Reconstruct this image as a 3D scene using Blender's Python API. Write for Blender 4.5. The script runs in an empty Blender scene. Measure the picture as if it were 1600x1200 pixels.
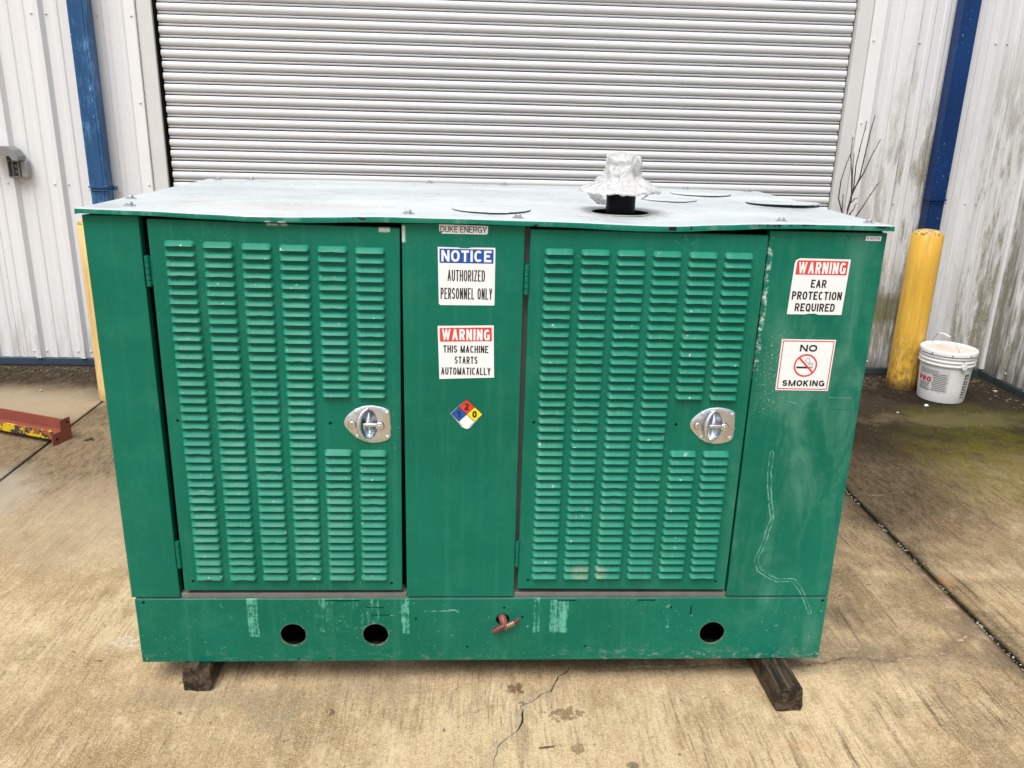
import bpy, bmesh, math, random
from mathutils import Vector, Matrix, Euler
random.seed(7)
R = math.radians
D = bpy.data
SC = bpy.context.scene
COL = SC.collection

# ------------------------------------------------------------------ camera, sky, sun, exposure
cam = D.objects.new("camera", D.cameras.new("camera"))
COL.objects.link(cam)
SC.camera = cam
cam.data.sensor_width = 36.0
cam.data.lens = 1294.23 / 1600 * 36.0
cam.data.clip_start = 0.05
cam.data.clip_end = 600
_p, _r, _w = 0.312109, 0.0278034, -0.0545417
_B = Matrix(((1, 0, 0), (0, 0, -1), (0, 1, 0)))
_Y = Matrix(((math.cos(_w), math.sin(_w), 0), (-math.sin(_w), math.cos(_w), 0), (0, 0, 1)))
_P = Matrix(((1, 0, 0), (0, math.cos(_p), -math.sin(_p)), (0, math.sin(_p), math.cos(_p))))
_Q = Matrix(((math.cos(_r), -math.sin(_r), 0), (math.sin(_r), math.cos(_r), 0), (0, 0, 1)))
_C = (_Q @ _P @ _B @ _Y).transposed()          # columns: right, down, forward in world
rt, dn, fw = _C.col[0], _C.col[1], _C.col[2]
cam.matrix_world = Matrix(((rt[0], -dn[0], -fw[0], -0.06569), (rt[1], -dn[1], -fw[1], -2.28498),
                           (rt[2], -dn[2], -fw[2], 1.76920), (0, 0, 0, 1)))

SUN_EL, SUN_AZ = R(60), R(203)                 # azimuth from +Y clockwise: behind the camera, a little to its left
world = D.worlds.new("World")
SC.world = world
world.use_nodes = True
wt = world.node_tree
wt.nodes.clear()
sky = wt.nodes.new("ShaderNodeTexSky")
sky.sky_type = 'NISHITA'
sky.sun_disc = False
sky.sun_elevation = SUN_EL
sky.sun_rotation = SUN_AZ
sky.air_density = 1.0
sky.dust_density = 4.0
sky.ozone_density = 1.0
hs = wt.nodes.new("ShaderNodeHueSaturation")   # overcast: the cloud layer takes the blue out
hs.inputs["Saturation"].default_value = 0.30
bg = wt.nodes.new("ShaderNodeBackground")
bg.inputs["Strength"].default_value = 0.11
wo = wt.nodes.new("ShaderNodeOutputWorld")
wt.links.new(sky.outputs[0], hs.inputs["Color"])
wt.links.new(hs.outputs[0], bg.inputs["Color"])
wt.links.new(bg.outputs[0], wo.inputs["Surface"])

sl = D.lights.new("sun", 'SUN')
sl.energy = 1.5
sl.angle = R(38)
sl.color = (1.0, 0.985, 0.965)
sun = D.objects.new("sun", sl)
COL.objects.link(sun)
sdir = Vector((math.sin(SUN_AZ) * math.cos(SUN_EL), math.cos(SUN_AZ) * math.cos(SUN_EL), math.sin(SUN_EL)))
sun.rotation_euler = sdir.to_track_quat('Z', 'Y').to_euler()
sun.location = sdir * 20

SC.view_settings.view_transform = 'Standard'
SC.view_settings.look = 'None'
SC.view_settings.exposure = 0.70
SC.view_settings.gamma = 1.0
SC.view_settings.use_curve_mapping = False

# ------------------------------------------------------------------ node helpers
class T:
    def __init__(s, name, rough=0.5, metal=0.0, spec=0.5):
        s.m = D.materials.new(name)
        s.m.use_nodes = True
        s.t = s.m.node_tree
        s.t.nodes.clear()
        s.out = s.t.nodes.new("ShaderNodeOutputMaterial")
        s.b = s.t.nodes.new("ShaderNodeBsdfPrincipled")
        s.t.links.new(s.b.outputs[0], s.out.inputs[0])
        s.b.inputs["Roughness"].default_value = rough
        s.b.inputs["Metallic"].default_value = metal
        s.b.inputs["Specular IOR Level"].default_value = spec
        g = s.t.nodes.new("ShaderNodeNewGeometry")
        s.P = g.outputs["Position"]
        s._xyz = None
    def put(s, sock, v):
        if isinstance(v, bpy.types.NodeSocket):
            s.t.links.new(v, sock)
        elif v is not None:
            if sock.type == 'RGBA' and len(v) == 3:
                v = (*v, 1)
            sock.default_value = v
    def set(s, name, v): s.put(s.b.inputs[name], v)
    def m_(s, op, a, b=None, c=None, clamp=False):
        n = s.t.nodes.new("ShaderNodeMath"); n.operation = op; n.use_clamp = clamp
        s.put(n.inputs[0], a); s.put(n.inputs[1], b)
        if c is not None: s.put(n.inputs[2], c)
        return n.outputs[0]
    def mul(s, a, b): return s.m_('MULTIPLY', a, b)
    def add(s, a, b): return s.m_('ADD', a, b)
    def sub(s, a, b): return s.m_('SUBTRACT', a, b)
    def mx(s, a, b): return s.m_('MAXIMUM', a, b)
    def mn(s, a, b): return s.m_('MINIMUM', a, b)
    def v_(s, op, a, b=None, scale=None):
        n = s.t.nodes.new("ShaderNodeVectorMath"); n.operation = op
        s.put(n.inputs[0], a)
        if b is not None: s.put(n.inputs[1], b)
        if scale is not None: s.put(n.inputs["Scale"], scale)
        return n.outputs["Value"] if op in ('LENGTH', 'DOT_PRODUCT', 'DISTANCE') else n.outputs["Vector"]
    def xyz(s):
        if s._xyz is None:
            n = s.t.nodes.new("ShaderNodeSeparateXYZ"); s.put(n.inputs[0], s.P); s._xyz = n.outputs
        return s._xyz
    def noise(s, scale, detail=4, rough=0.55, stretch=(1, 1, 1), off=(0, 0, 0), dist=0.0, col=False, vec=None):
        v = s.v_('MULTIPLY', vec or s.P, stretch)
        if off != (0, 0, 0): v = s.v_('ADD', v, off)
        n = s.t.nodes.new("ShaderNodeTexNoise")
        s.put(n.inputs["Vector"], v)
        n.inputs["Scale"].default_value = scale; n.inputs["Detail"].default_value = detail
        n.inputs["Roughness"].default_value = rough; n.inputs["Distortion"].default_value = dist
        return n.outputs["Color"] if col else n.outputs["Fac"]
    def voro(s, scale, stretch=(1, 1, 1)):
        n = s.t.nodes.new("ShaderNodeTexVoronoi"); n.inputs["Scale"].default_value = scale
        s.put(n.inputs["Vector"], s.v_('MULTIPLY', s.P, stretch)); return n.outputs["Distance"]
    def rng(s, v, a, b, c=0.0, d=1.0, smooth=True):
        n = s.t.nodes.new("ShaderNodeMapRange")
        n.interpolation_type = 'SMOOTHSTEP' if smooth else 'LINEAR'
        n.clamp = True
        s.put(n.inputs["Value"], v)
        for k, x in (("From Min", a), ("From Max", b), ("To Min", c), ("To Max", d)): s.put(n.inputs[k], x)
        return n.outputs[0]
    def mix(s, f, a, b, mode='MIX'):
        n = s.t.nodes.new("ShaderNodeMix"); n.data_type = 'RGBA'; n.blend_type = mode
        s.put(n.inputs[0], f); s.put(n.inputs[6], a); s.put(n.inputs[7], b)
        return n.outputs[2]
    def blob(s, c, r, soft=0.5, warp=0.35, ws=3.0, wd=4):
        """1 inside an uneven ellipsoid about c with radii r, fading over soft."""
        v = s.v_('DIVIDE', s.v_('SUBTRACT', s.P, c), r)
        l = s.v_('LENGTH', v)
        if warp:
            l = s.add(l, s.mul(s.sub(s.noise(ws, wd, 0.65, off=(c[0] * 3, c[1] * 5, 1)), 0.5), warp * 5))
        return s.rng(l, 1.0 + soft * 0.5, 1.0 - soft * 0.5)
    def box(s, x0, x1, z0, z1, e=0.006):
        """1 inside a window of x and z."""
        x, _, z = s.xyz()
        a = s.mul(s.rng(x, x0 - e, x0 + e), s.rng(x, x1 + e, x1 - e))
        return s.mul(a, s.mul(s.rng(z, z0 - e, z0 + e), s.rng(z, z1 + e, z1 - e)))
    def seg(s, a, b, P=None):
        a, b = Vector(a), Vector(b)
        ba = b - a
        pa = s.v_('SUBTRACT', P or s.P, tuple(a))
        h = s.m_('MULTIPLY', s.v_('DOT_PRODUCT', pa, tuple(ba)), 1.0 / ba.dot(ba), clamp=True)
        return s.v_('LENGTH', s.v_('SUBTRACT', pa, s.v_('SCALE', tuple(ba), scale=h)))
    def poly(s, pts, wob=0.0, ws=12):
        P = s.P
        if wob:
            nz = s.v_('SUBTRACT', s.noise(ws, 3, 0.6, col=True), (0.5, 0.5, 0.5))
            P = s.v_('ADD', s.P, s.v_('SCALE', nz, scale=wob * 3))
        d = None
        for a, b in zip(pts, pts[1:]):
            e = s.seg(a, b, P)
            d = e if d is None else s.mn(d, e)
        return d
    def bump(s, h, strength=0.3, dist=0.002, prev=None):
        n = s.t.nodes.new("ShaderNodeBump")
        n.inputs["Strength"].default_value = strength; n.inputs["Distance"].default_value = dist
        s.put(n.inputs["Height"], h)
        if prev is not None: s.put(n.inputs["Normal"], prev)
        return n.outputs[0]

# ------------------------------------------------------------------ materials
def simple(name, c, rough=0.5, metal=0.0, var=0.12, vs=12.0, spec=0.5, bs=0.0, bscale=200):
    t = T(name, rough, metal, spec)
    n = t.noise(vs, 5)
    t.set("Base Color", t.mix(n, tuple(x * (1 - var) for x in c), tuple(min(1, x * (1 + var)) for x in c)))
    t.set("Roughness", t.rng(t.noise(vs * 2, 3, off=(3, 1, 2)), 0.3, 0.7, max(0.02, rough - 0.08), min(1, rough + 0.1)))
    if bs: t.set("Normal", t.bump(t.noise(bscale, 3), bs, 0.001))
    return t.m

def green_paint(name, louvre=False):
    t = T(name, 0.42, 0, 0.22)
    x, y, z = t.xyz()
    base = t.mix(t.rng(t.noise(1.6, 4), 0.35, 0.65), (0.0010, 0.122, 0.074), (0.0025, 0.150, 0.097))
    base = t.mix(t.mul(t.rng(t.noise(7, 5, 0.7, off=(5, 2, 1)), 0.45, 0.75), 0.30), base, (0.030, 0.215, 0.130))
    # vertical drag marks of old rain
    streak = t.noise(26, 4, 0.6, stretch=(1, 1, 0.05), off=(1, 0, 0))
    base = t.mix(t.mul(t.rng(streak, 0.50, 0.70), 0.25), base, (0.035, 0.21, 0.135))
    # chalky rubbed zone on the right-hand panel
    rub = t.blob((0.98, 0, 0.80), (0.20, 0.5, 0.62), 0.9, 0.5, 4)
    wipe = t.rng(t.noise(9, 5, 0.65, stretch=(1, 1, 0.35), off=(9, 9, 3), dist=0.6), 0.42, 0.70)
    base = t.mix(t.mul(t.mul(rub, wipe), 0.50), base, (0.11, 0.30, 0.22))
    # fine scuffs and speckles, gathered in patches
    patch = t.rng(t.noise(3.6, 3, 0.6, off=(2, 7, 4)), 0.47, 0.66)
    spk = t.rng(t.noise(260, 2, 0.7), 0.665, 0.72)
    base = t.mix(t.mul(t.mul(patch, spk), 0.75), base, (0.30, 0.50, 0.42))
    spk2 = t.rng(t.noise(95, 3, 0.8, off=(8, 8, 8)), 0.715, 0.745)
    base = t.mix(t.mul(spk2, 0.55), base, (0.36, 0.52, 0.45))
    if not louvre:
        zf = t.rng(y, 0.03, 0.02)
        # rubbed vertical bands on the skid
        sk = None
        for (a, b, z0, z1, k) in ((-0.752, -0.715, 0.180, 0.322, 1.0), (-0.790, -0.762, 0.19, 0.322, 0.5), (-0.545, -0.34, 0.195, 0.322, 0.62),
                                  (-0.274, -0.245, 0.190, 0.32, 0.95), (-0.50, -0.43, 0.19, 0.30, .3), (0.145, 0.172, 0.19, 0.322, 0.85), (0.198, 0.262, 0.19, 0.315, 1.0),
                                  (0.275, 0.292, 0.20, 0.32, 0.4), (0.565, 0.60, 0.205, 0.318, 0.62), (0.02, 0.12, 0.20, 0.32, 0.25)):
            bm_ = t.mul(t.box(a, b, z0, z1, 0.005), k)
            sk = bm_ if sk is None else t.mx(sk, bm_)
        st = t.noise(120, 3, 0.6, stretch=(1, 1, 0.05))
        gr = t.noise(210, 4, 0.8, stretch=(1, 1, 0.5))
        rag = t.add(t.mul(sk, 0.215), t.mul(t.add(t.add(st, gr), t.noise(30, 3, 0.6, off=(3, 1, 2))), 0.33))
        base = t.mix(t.mul(t.mul(t.mul(t.rng(rag, 0.645, 0.78), t.rng(sk, 0.0, 0.2)), 0.85), zf), base, (0.14, 0.47, 0.35))
        # bare worn rim and grime round the cut-outs
        for hx, hz in ((-0.613, 0.188), (-0.354, 0.187), (0.733, 0.188)):
            hd = t.v_('LENGTH', t.v_('MULTIPLY', t.v_('SUBTRACT', t.P, (hx, 0, hz)), (1, 0, 1)))
            hm = t.mul(t.rng(hd, 0.0445, 0.0410), t.rng(t.noise(70, 4, 0.7), 0.40, 0.56))
            base = t.mix(t.mul(t.mul(hm, 0.75), zf), base, (0.20, 0.17, 0.12))
        # loose scratches along the skid
        skz = t.mul(t.rng(z, 0.33, 0.31), zf)
        sc = t.rng(t.noise(40, 4, 0.75, stretch=(1, 1, 1.8), off=(4, 4, 1)), 0.655, 0.70)
        base = t.mix(t.mul(t.mul(sc, skz), 0.8), base, (0.26, 0.47, 0.38))
        low = t.mul(t.rng(z, 0.15, 0.09), t.rng(t.noise(22, 5, 0.75, stretch=(1, 1, 2)), 0.50, 0.68))
        base = t.mix(t.mul(t.mul(low, zf), t.rng(x, 0.1, 0.7, 0.25, 0.75)), base, (0.33, 0.40, 0.33))
        def W(d, w, k, c):
            nonlocal base
            base = t.mix(t.mul(t.mul(t.rng(d, w, w * 0.35), k), zf), base, c)
        pale = (0.20, 0.46, 0.35)
        W(t.poly([(-0.848, 0, 0.318), (-0.80, 0, 0.25), (-0.742, 0, 0.188)], 0.004, 30), 0.0022, 0.9, pale)
        W(t.poly([(-0.305, 0, 0.257), (-0.22, 0, 0.270), (-0.10, 0, 0.277), (-0.09, 0, 0.268)], 0.006, 40), 0.0035, 0.7, pale)
        # the double crayon-like run down the right-hand panel
        run = t.poly([(0.853, 0, 0.822), (0.852, 0, 0.752), (0.880, 0, 0.60), (0.865, 0, 0.495), (0.849, 0, 0.455), (0.862, 0, 0.418), (0.894, 0, 0.397),
                      (0.927, 0, 0.382), (0.978, 0, 0.380), (1.005, 0, 0.352), (1.047, 0, 0.265)], 0.006, 11)
        gate = t.rng(t.noise(42, 4, 0.75), 0.42, 0.56, 0.15, 1.0)
        ring = t.rng(t.m_('ABSOLUTE', t.sub(run, 0.0055)), 0.0032, 0.0006)
        base = t.mix(t.mul(t.mul(ring, gate), t.mul(zf, 0.62)), base, pale)
        W(t.poly([(1.005, 0, 1.0), (1.07, 0, 0.998)], 0.002, 30), 0.0016, 0.6, (0.15, 0.36, 0.26))
        W(t.poly([(0.885, 0, 0.985), (0.91, 0, 0.98)], 0.002, 30), 0.0016, 0.6, pale)
        W(t.poly([(1.008, 0, 0.962), (1.07, 0, 0.962)], 0.002, 30), 0.0016, 0.6, (0.004, 0.05, 0.03))
        # worn pale edge by the right-hand seam and along door tops
        ed = t.mul(t.box(0.763, 0.779, 1.05, 1.47, 0.004), t.rng(t.noise(38, 5, 0.8), 0.50, 0.62))
        ed = t.mx(ed, t.mul(t.box(0.785, 0.86, 0.95, 1.2, 0.03), t.rng(t.noise(150, 4, 0.8), 0.58, 0.66)))
        ed = t.mx(ed, t.mul(t.box(-0.256, -0.244, 1.435, 1.48, 0.003), 0.9))
        ed = t.mx(ed, t.mul(t.box(-0.315, -0.285, 1.462, 1.474, 0.003), 0.95))
        ed = t.mx(ed, t.mul(t.box(-0.615, -0.560, 1.474, 1.486, 0.004), t.rng(t.noise(60, 3), 0.4, 0.5)))
        base = t.mix(t.mul(ed, zf), base, (0.50, 0.60, 0.55))
        # scribble on the right-hand door
        sb = t.poly([(0.47, 0, 1.460), (0.50, 0, 1.452), (0.53, 0, 1.462), (0.55, 0, 1.449), (0.558, 0, 1.466)], 0.02, 60)
        W(sb, 0.0022, 0.55, pale)
        # chips and bare rust on the roof lip
        lip = t.mul(t.rng(z, 1.4865, 1.4885), t.rng(y, -0.010, -0.014))
        ch = None
        for (a, b, z0, z1) in ((-0.685, -0.665, 1.495, 1.506), (-0.655, -0.585, 1.493, 1.508), (-0.385, -0.345, 1.494, 1.510), (0.475, 0.498, 1.482, 1.500), (0.535, 0.541, 1.486, 1.506),
                               (0.70, 0.79, 1.497, 1.512), (0.81, 0.822, 1.500, 1.510), (0.845, 0.885, 1.502, 1.512), (0.985, 0.992, 1.499, 1.510), (1.055, 1.095, 1.500, 1.515), (0.10, 0.118, 1.487, 1.493)):
            e = t.box(a, b, z0, z1, 0.003)
            ch = e if ch is None else t.mx(ch, e)
        chn = t.rng(t.add(t.mul(ch, 0.55), t.mul(t.noise(75, 4, 0.7), 1.4)), 1.14, 1.24)
        base = t.mix(t.mul(chn, t.rng(y, -0.008, -0.012)), base, (0.012, 0.006, 0.004))
        lipw = t.mul(t.mul(lip, t.rng(t.noise(14, 4, 0.7, stretch=(1, 1, 0.2)), 0.52, 0.66)), 0.4)
        base = t.mix(lipw, base, (0.13, 0.31, 0.24))
    else:
        # chips along louvre lips
        c1 = t.rng(t.noise(46, 4, 0.75, off=(3, 3, 3)), 0.665, 0.69)
        base = t.mix(t.mul(c1, t.rng(y, -0.005, -0.008)), base, (0.62, 0.70, 0.64))
        dust = t.blob((0.315, 0, 0.415), (0.055, 0.1, 0.03), 0.4, 0.1)
        base = t.mix(t.mul(dust, 0.75), base, (0.22, 0.25, 0.17))
        base = t.mix(0.36, base, (0.030, 0.32, 0.205))  # lighter green: sky light on the hoods put into colour, plus chalky fading
    t.set("Base Color", base)
    t.set("Roughness", t.rng(t.noise(5, 4), 0.3, 0.7, 0.34, 0.52))
    n1 = t.bump(t.noise(95, 4, 0.6), 0.40, 0.0022)
    n2 = t.bump(t.noise(3.0, 2), 0.35, 0.03, n1)
    t.set("Normal", n2)
    return t.m

def roof_pale():
    t = T("roof_pale", 0.36, 0, 0.5)
    x, y, z = t.xyz()
    base = t.mix(t.rng(t.noise(2.2, 5, 0.6, stretch=(0.6, 1.6, 1)), 0.3, 0.7), (0.48, 0.535, 0.55), (0.62, 0.665, 0.675))  # pale grey-blue over the whole top; the lip stays green
    base = t.mix(t.mul(t.rng(t.noise(4, 5, 0.7, stretch=(0.35, 2.5, 1), off=(3, 0, 0), dist=1.2), 0.5, 0.75), 0.30), base, (0.34, 0.40, 0.42))
    base = t.mix(t.mul(t.blob((-0.60, 0.20, 1.5), (0.28, 0.09, 0.2), 0.9, 0.6, 6), 0.30), base, (0.50, 0.44, 0.35))
    base = t.mix(t.mul(t.rng(t.seg((-1.02, 0.12, 1.505), (-0.45, 0.62, 1.51)), 0.007, 0.002), 0.4), base, (0.20, 0.20, 0.19))
    rg = t.v_('LENGTH', t.v_('MULTIPLY', t.v_('SUBTRACT', t.P, (0.40, 0.235, 1.505)), (1, 1, 0)))
    ring = t.mul(t.rng(rg, 0.165, 0.11), t.rng(t.noise(24, 5, 0.7), 0.40, 0.58))
    base = t.mix(t.mul(ring, 0.6), base, (0.36, 0.33, 0.31))
    base = t.mix(t.mul(t.rng(t.noise(70, 4, 0.8), 0.66, 0.71), 0.5), base, (0.24, 0.23, 0.22))
    t.set("Base Color", base)
    t.set("Roughness", t.rng(t.noise(6, 4), 0.3, 0.7, 0.26, 0.48))
    t.set("Normal", t.bump(t.noise(2.4, 3), 0.35, 0.03, t.bump(t.noise(90, 3), 0.12, 0.001)))
    return t.m

def concrete(part):
    t = T("concrete_" + part, 0.95, 0, 0.04)
    x, y, z = t.xyz()
    n1 = t.noise(1.3, 6, 0.62)
    n2 = t.noise(5.5, 6, 0.65, off=(4, 2, 0))
    base = t.mix(t.rng(n1, 0.38, 0.62), (0.350, 0.242, 0.122), (0.560, 0.425, 0.250))
    base = t.mix(t.mul(t.rng(n2, 0.42, 0.68), 0.50), base, (0.540, 0.410, 0.245))
    base = t.mix(t.mul(t.rng(t.noise(2.7, 5, 0.7, off=(7, 7, 0)), 0.52, 0.70), 0.45), base, (0.250, 0.175, 0.098))
    # broom finish: fine lines along y, with a few bolder drags
    warp = t.v_('ADD', t.P, t.v_('MULTIPLY', t.v_('SUBTRACT', t.noise(1.1, 2, col=True), (0.5, 0.5, 0.5)), (0.05, 0, 0)))
    br = t.noise(105, 3, 0.7, stretch=(1, 0.06, 0), vec=warp)
    br2 = t.noise(34, 4, 0.7, stretch=(1, 0.035, 0), vec=warp, off=(3, 3, 0))
    gm = t.rng(t.noise(1.9, 3, off=(0, 5, 0)), 0.40, 0.60, 0.35, 1.0)
    base = t.mix(t.mul(t.mul(t.rng(br, 0.50, 0.64), gm), 0.55), base, (0.150, 0.108, 0.066))
    base = t.mix(t.mul(t.mul(t.rng(br2, 0.54, 0.68), gm), t.rng(x, 0.0, 1.3, 0.18, 0.92)), base, (0.085, 0.060, 0.036))
    base = t.mix(t.mul(t.rng(br2, 0.44, 0.32), 0.35), base, (0.66, 0.54, 0.38))
    # sand grains
    g = t.noise(190, 2, 0.6)
    base = t.mix(t.mul(t.rng(g, 0.53, 0.68), 0.42), base, (0.125, 0.090, 0.055))
    base = t.mix(t.mul(t.rng(g, 0.46, 0.32), 0.45), base, (0.78, 0.68, 0.49))
    g2 = t.noise(75, 4, 0.75, off=(9, 0, 0))
    base = t.mix(t.mul(t.rng(g2, 0.53, 0.66), 0.42), base, (0.130, 0.096, 0.060))
    base = t.mix(t.mul(t.rng(g2, 0.46, 0.36), 0.30), base, (0.70, 0.58, 0.41))
    pt = t.noise(13, 5, 0.7, stretch=(1.2, 0.6, 0), off=(8, 2, 0))
    base = t.mix(t.mul(t.rng(pt, 0.53, 0.66), 0.34), base, (0.215, 0.145, 0.075))
    base = t.mix(t.mul(t.rng(pt, 0.46, 0.34), 0.45), base, (0.640, 0.515, 0.340))
    # coarser mottling that still reads further off
    far = t.rng(y, 0.3, 1.6)
    m1 = t.noise(24, 5, 0.75, stretch=(1.4, 0.45, 0), off=(5, 0, 0))
    base = t.mix(t.mul(t.mul(t.rng(m1, 0.52, 0.64), far), 0.55), base, (0.105, 0.078, 0.050))
    base = t.mix(t.mul(t.mul(t.rng(m1, 0.46, 0.36), far), 0.30), base, (0.50, 0.40, 0.26))
    m2 = t.noise(9, 5, 0.7, stretch=(1.6, 0.30, 0), off=(1, 6, 0))
    base = t.mix(t.mul(t.rng(m2, 0.53, 0.66), 0.30), base, (0.130, 0.092, 0.054))
    # pock marks and specks
    base = t.mix(t.mul(t.rng(t.noise(26, 3, 0.6, off=(2, 4, 0)), 0.685, 0.70), 0.7), base, (0.075, 0.055, 0.040))
    tex = t.rng(t.add(t.mul(m1, 0.5), t.mul(g2, 0.5)), 0.42, 0.58, 0.72, 1.0)
    def S(m, k, c):
        nonlocal base
        base = t.mix(t.mul(t.mul(m, k), tex), base, c)
    dirty = t.rng(t.noise(3.0, 6, 0.7, off=(1, 8, 0)), 0.30, 0.62)
    grn = t.rng(t.noise(60, 4, 0.8, off=(1, 8, 0)), 0.35, 0.6, 0.55, 1.0)
    # greyer, dirtier ground further back and to the right
    def crack(pts, w, k, c, wob=0.03, ws=14):
        S(t.rng(t.poly([(a, b, 0) for a, b in pts], wob, ws), w, w * 0.3), k, c)
    if part in ('right', 'mid'):
        S(t.mul(t.mul(t.rng(y, 0.2, 1.9), t.rng(x, 0.9, 1.5)), t.rng(n1, 0.2, 0.6, 0.45, 1)), 0.74, (0.110, 0.078, 0.044))
        S(t.mul(t.mul(t.rng(x, 1.1, 1.35), t.rng(n2, 0.38, 0.62)), grn), 0.55, (0.095, 0.066, 0.037))
        S(t.rng(t.add(t.add(y, t.mul(x, 0.12)), t.mul(n1, 0.6)), 2.35, 3.00), 0.99, (0.016, 0.012, 0.009))
        S(t.mul(t.rng(t.m_('ABSOLUTE', t.sub(x, 1.864)), 0.13, 0.0), t.rng(n2, 0.3, 0.6, 0.3, 1)), 0.75, (0.06, 0.046, 0.032))
        S(t.blob((2.05, 1.75, 0), (0.50, 0.75, 1), 1.0, 0.20, 2.6), 0.90, (0.048, 0.035, 0.023))
    if part == 'right':
        S(t.rng(t.m_('ABSOLUTE', t.sub(x, 1.864)), 0.030, 0.010), 0.8, (0.020, 0.014, 0.009))
        S(t.rng(t.add(x, t.mul(n2, 0.3)), 3.20, 3.60), 0.90, (0.030, 0.025, 0.018))
        S(t.blob((2.60, 2.40, 0), (0.95, 0.50, 1), 0.9, 0.20, 2.2), 0.97, (0.026, 0.019, 0.013))
        S(t.blob((2.35, 2.85, 0), (0.6, 0.22, 1), 0.8, 0.4, 3), 0.8, (0.045, 0.034, 0.026))
        S(t.blob((3.05, 2.55, 0), (0.45, 0.12, 1), 1.2, 0.6, 6), 0.45, (0.24, 0.19, 0.11))
        ms = t.mul(t.blob((3.05, 1.80, 0), (0.60, 0.62, 1), 1.0, 0.25, 2.5), t.rng(t.noise(70, 4, 0.8), 0.36, 0.60, 0.35, 1))
        S(t.mul(ms, t.rng(t.noise(7, 5, 0.7), 0.36, 0.60, 0.35, 1.0)), 0.85, (0.120, 0.112, 0.012))
        S(t.mul(t.blob((3.25, 2.62, 0), (0.6, 0.2, 1), 1.0, 0.5, 4), grn), 0.6, (0.085, 0.085, 0.022))
        S(t.blob((1.90, 0.62, 0), (0.05, 0.03, 1), 1.0, 0.5, 14), 0.35, (0.42, 0.20, 0.075))
        S(t.blob((2.98, 3.05, 0), (0.26, 0.20, 1), 0.6, 0.4, 7), 0.9, (0.020, 0.015, 0.012))
        crack([(1.86, 0.26), (2.0, 0.30), (2.3, 0.30)], 0.004, 0.7, (0.13, 0.10, 0.07))
        crack([(1.86, 1.43), (2.15, 1.46)], 0.006, 0.45, (0.45, 0.38, 0.28))
    if part in ('left', 'mid'):
        S(t.mul(t.mul(t.rng(y, 0.6, 1.7), t.rng(x, -1.0, -1.3)), t.rng(n1, 0.2, 0.55, 0.55, 1)), 0.86, (0.105, 0.076, 0.048))
        S(t.mul(t.rng(t.m_('ABSOLUTE', t.add(x, 2.365)), 0.07, 0.0), t.rng(n2, 0.3, 0.6, 0.3, 1)), 0.6, (0.08, 0.06, 0.042))
        S(t.mul(t.rng(t.add(y, t.mul(n1, 0.7)), 2.95, 3.50), t.rng(x, -1.0, -1.6)), 0.97, (0.020, 0.015, 0.012))
        S(t.blob((-2.35, 1.15, 0), (0.22, 0.5, 1), 1.0, 0.5, 2), 0.5, (0.46, 0.42, 0.34))
        S(t.blob((-2.38, 2.70, 0), (0.07, 0.06, 1), 0.5, 0.3, 18), 0.35, (0.50, 0.34, 0.22))
    if part == 'left':
        S(t.blob((-2.95, 2.62, 0), (0.70, 0.36, 1), 0.8, 0.2, 2), 0.70, (0.42, 0.345, 0.235))
    if part == 'mid':
        S(t.blob((-1.75, 1.10, 0), (0.55, 0.42, 1), 1.0, 0.5, 2), 0.45, (0.42, 0.34, 0.23))
        S(t.mul(t.mul(t.rng(y, 0.00, 0.11), t.rng(y, 0.6, 0.3)), t.mul(t.rng(x, -0.9, -0.4), t.rng(n2, 0.3, 0.6))), 0.45, (0.15, 0.115, 0.085))
        S(t.blob((-0.66, -0.10, 0), (0.10, 0.10, 1), 0.35, 0.30, 9), 0.34, (0.20, 0.185, 0.14))
        S(t.blob((-0.92, -0.06, 0), (0.22, 0.05, 1), 0.9, 0.5, 7), 0.34, (0.22, 0.175, 0.125))
        S(t.blob((-0.38, 0.01, 0), (0.16, 0.09, 1), 0.9, 0.5, 7), 0.40, (0.19, 0.15, 0.11))
        S(t.mul(t.blob((-1.24, 0.235, 0), (0.055, 0.045, 1), 0.9, 0.35, 12), t.rng(t.noise(60, 5, 0.7), 0.46, 0.58)), 0.65, (0.66, 0.62, 0.54))
        S(t.blob((0.093, -0.030, 0), (0.026, 0.022, 1), 0.08, 1.1, 34), 0.85, (0.105, 0.062, 0.028))
        S(t.blob((0.245, -0.150, 0), (0.050, 0.026, 1), 0.08, 1.2, 36), 0.75, (0.125, 0.085, 0.045))
        S(t.blob((0.268, -0.300, 0), (0.018, 0.026, 1), 0.25, 0.5, 30), 0.65, (0.15, 0.10, 0.055))
        S(t.blob((0.418, -0.372, 0), (0.020, 0.014, 1), 0.4, 0.5, 30), 0.8, (0.06, 0.05, 0.04))
        S(t.blob((0.11, -0.10, 0), (0.010, 0.007, 1), 0.2, 0.3, 30), 0.8, (0.11, 0.07, 0.04))
        S(t.blob((0.94, -0.30, 0), (0.045, 0.030, 1), 1.0, 0.5, 14), 0.28, (0.42, 0.20, 0.075))
        crack([(-1.62, 0.14), (-1.41, 0.137), (-1.22, 0.145), (-1.09, 0.21)], 0.0035, 0.7, (0.13, 0.09, 0.06))
        crack([(0.296, 0.079), (0.209, -0.045), (0.119, -0.100), (0.10, -0.19), (0.035, -0.27), (0.0, -0.40)], 0.030, 0.28, (0.27, 0.24, 0.19))
        S(t.rng(t.m_('ABSOLUTE', t.sub(x, 1.864)), 0.030, 0.010), 0.8, (0.020, 0.014, 0.009))
        crack([(1.18, 0.094), (1.258, 0.122), (1.34, 0.099), (1.612, 0.136), (1.765, 0.237), (1.86, 0.25)], 0.022, 0.42, (0.13, 0.10, 0.07))
        crack([(1.40, 0.10), (1.612, 0.136), (1.765, 0.237), (1.86, 0.25)], 0.0060, 0.70, (0.62, 0.52, 0.38), 0.04)
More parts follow.
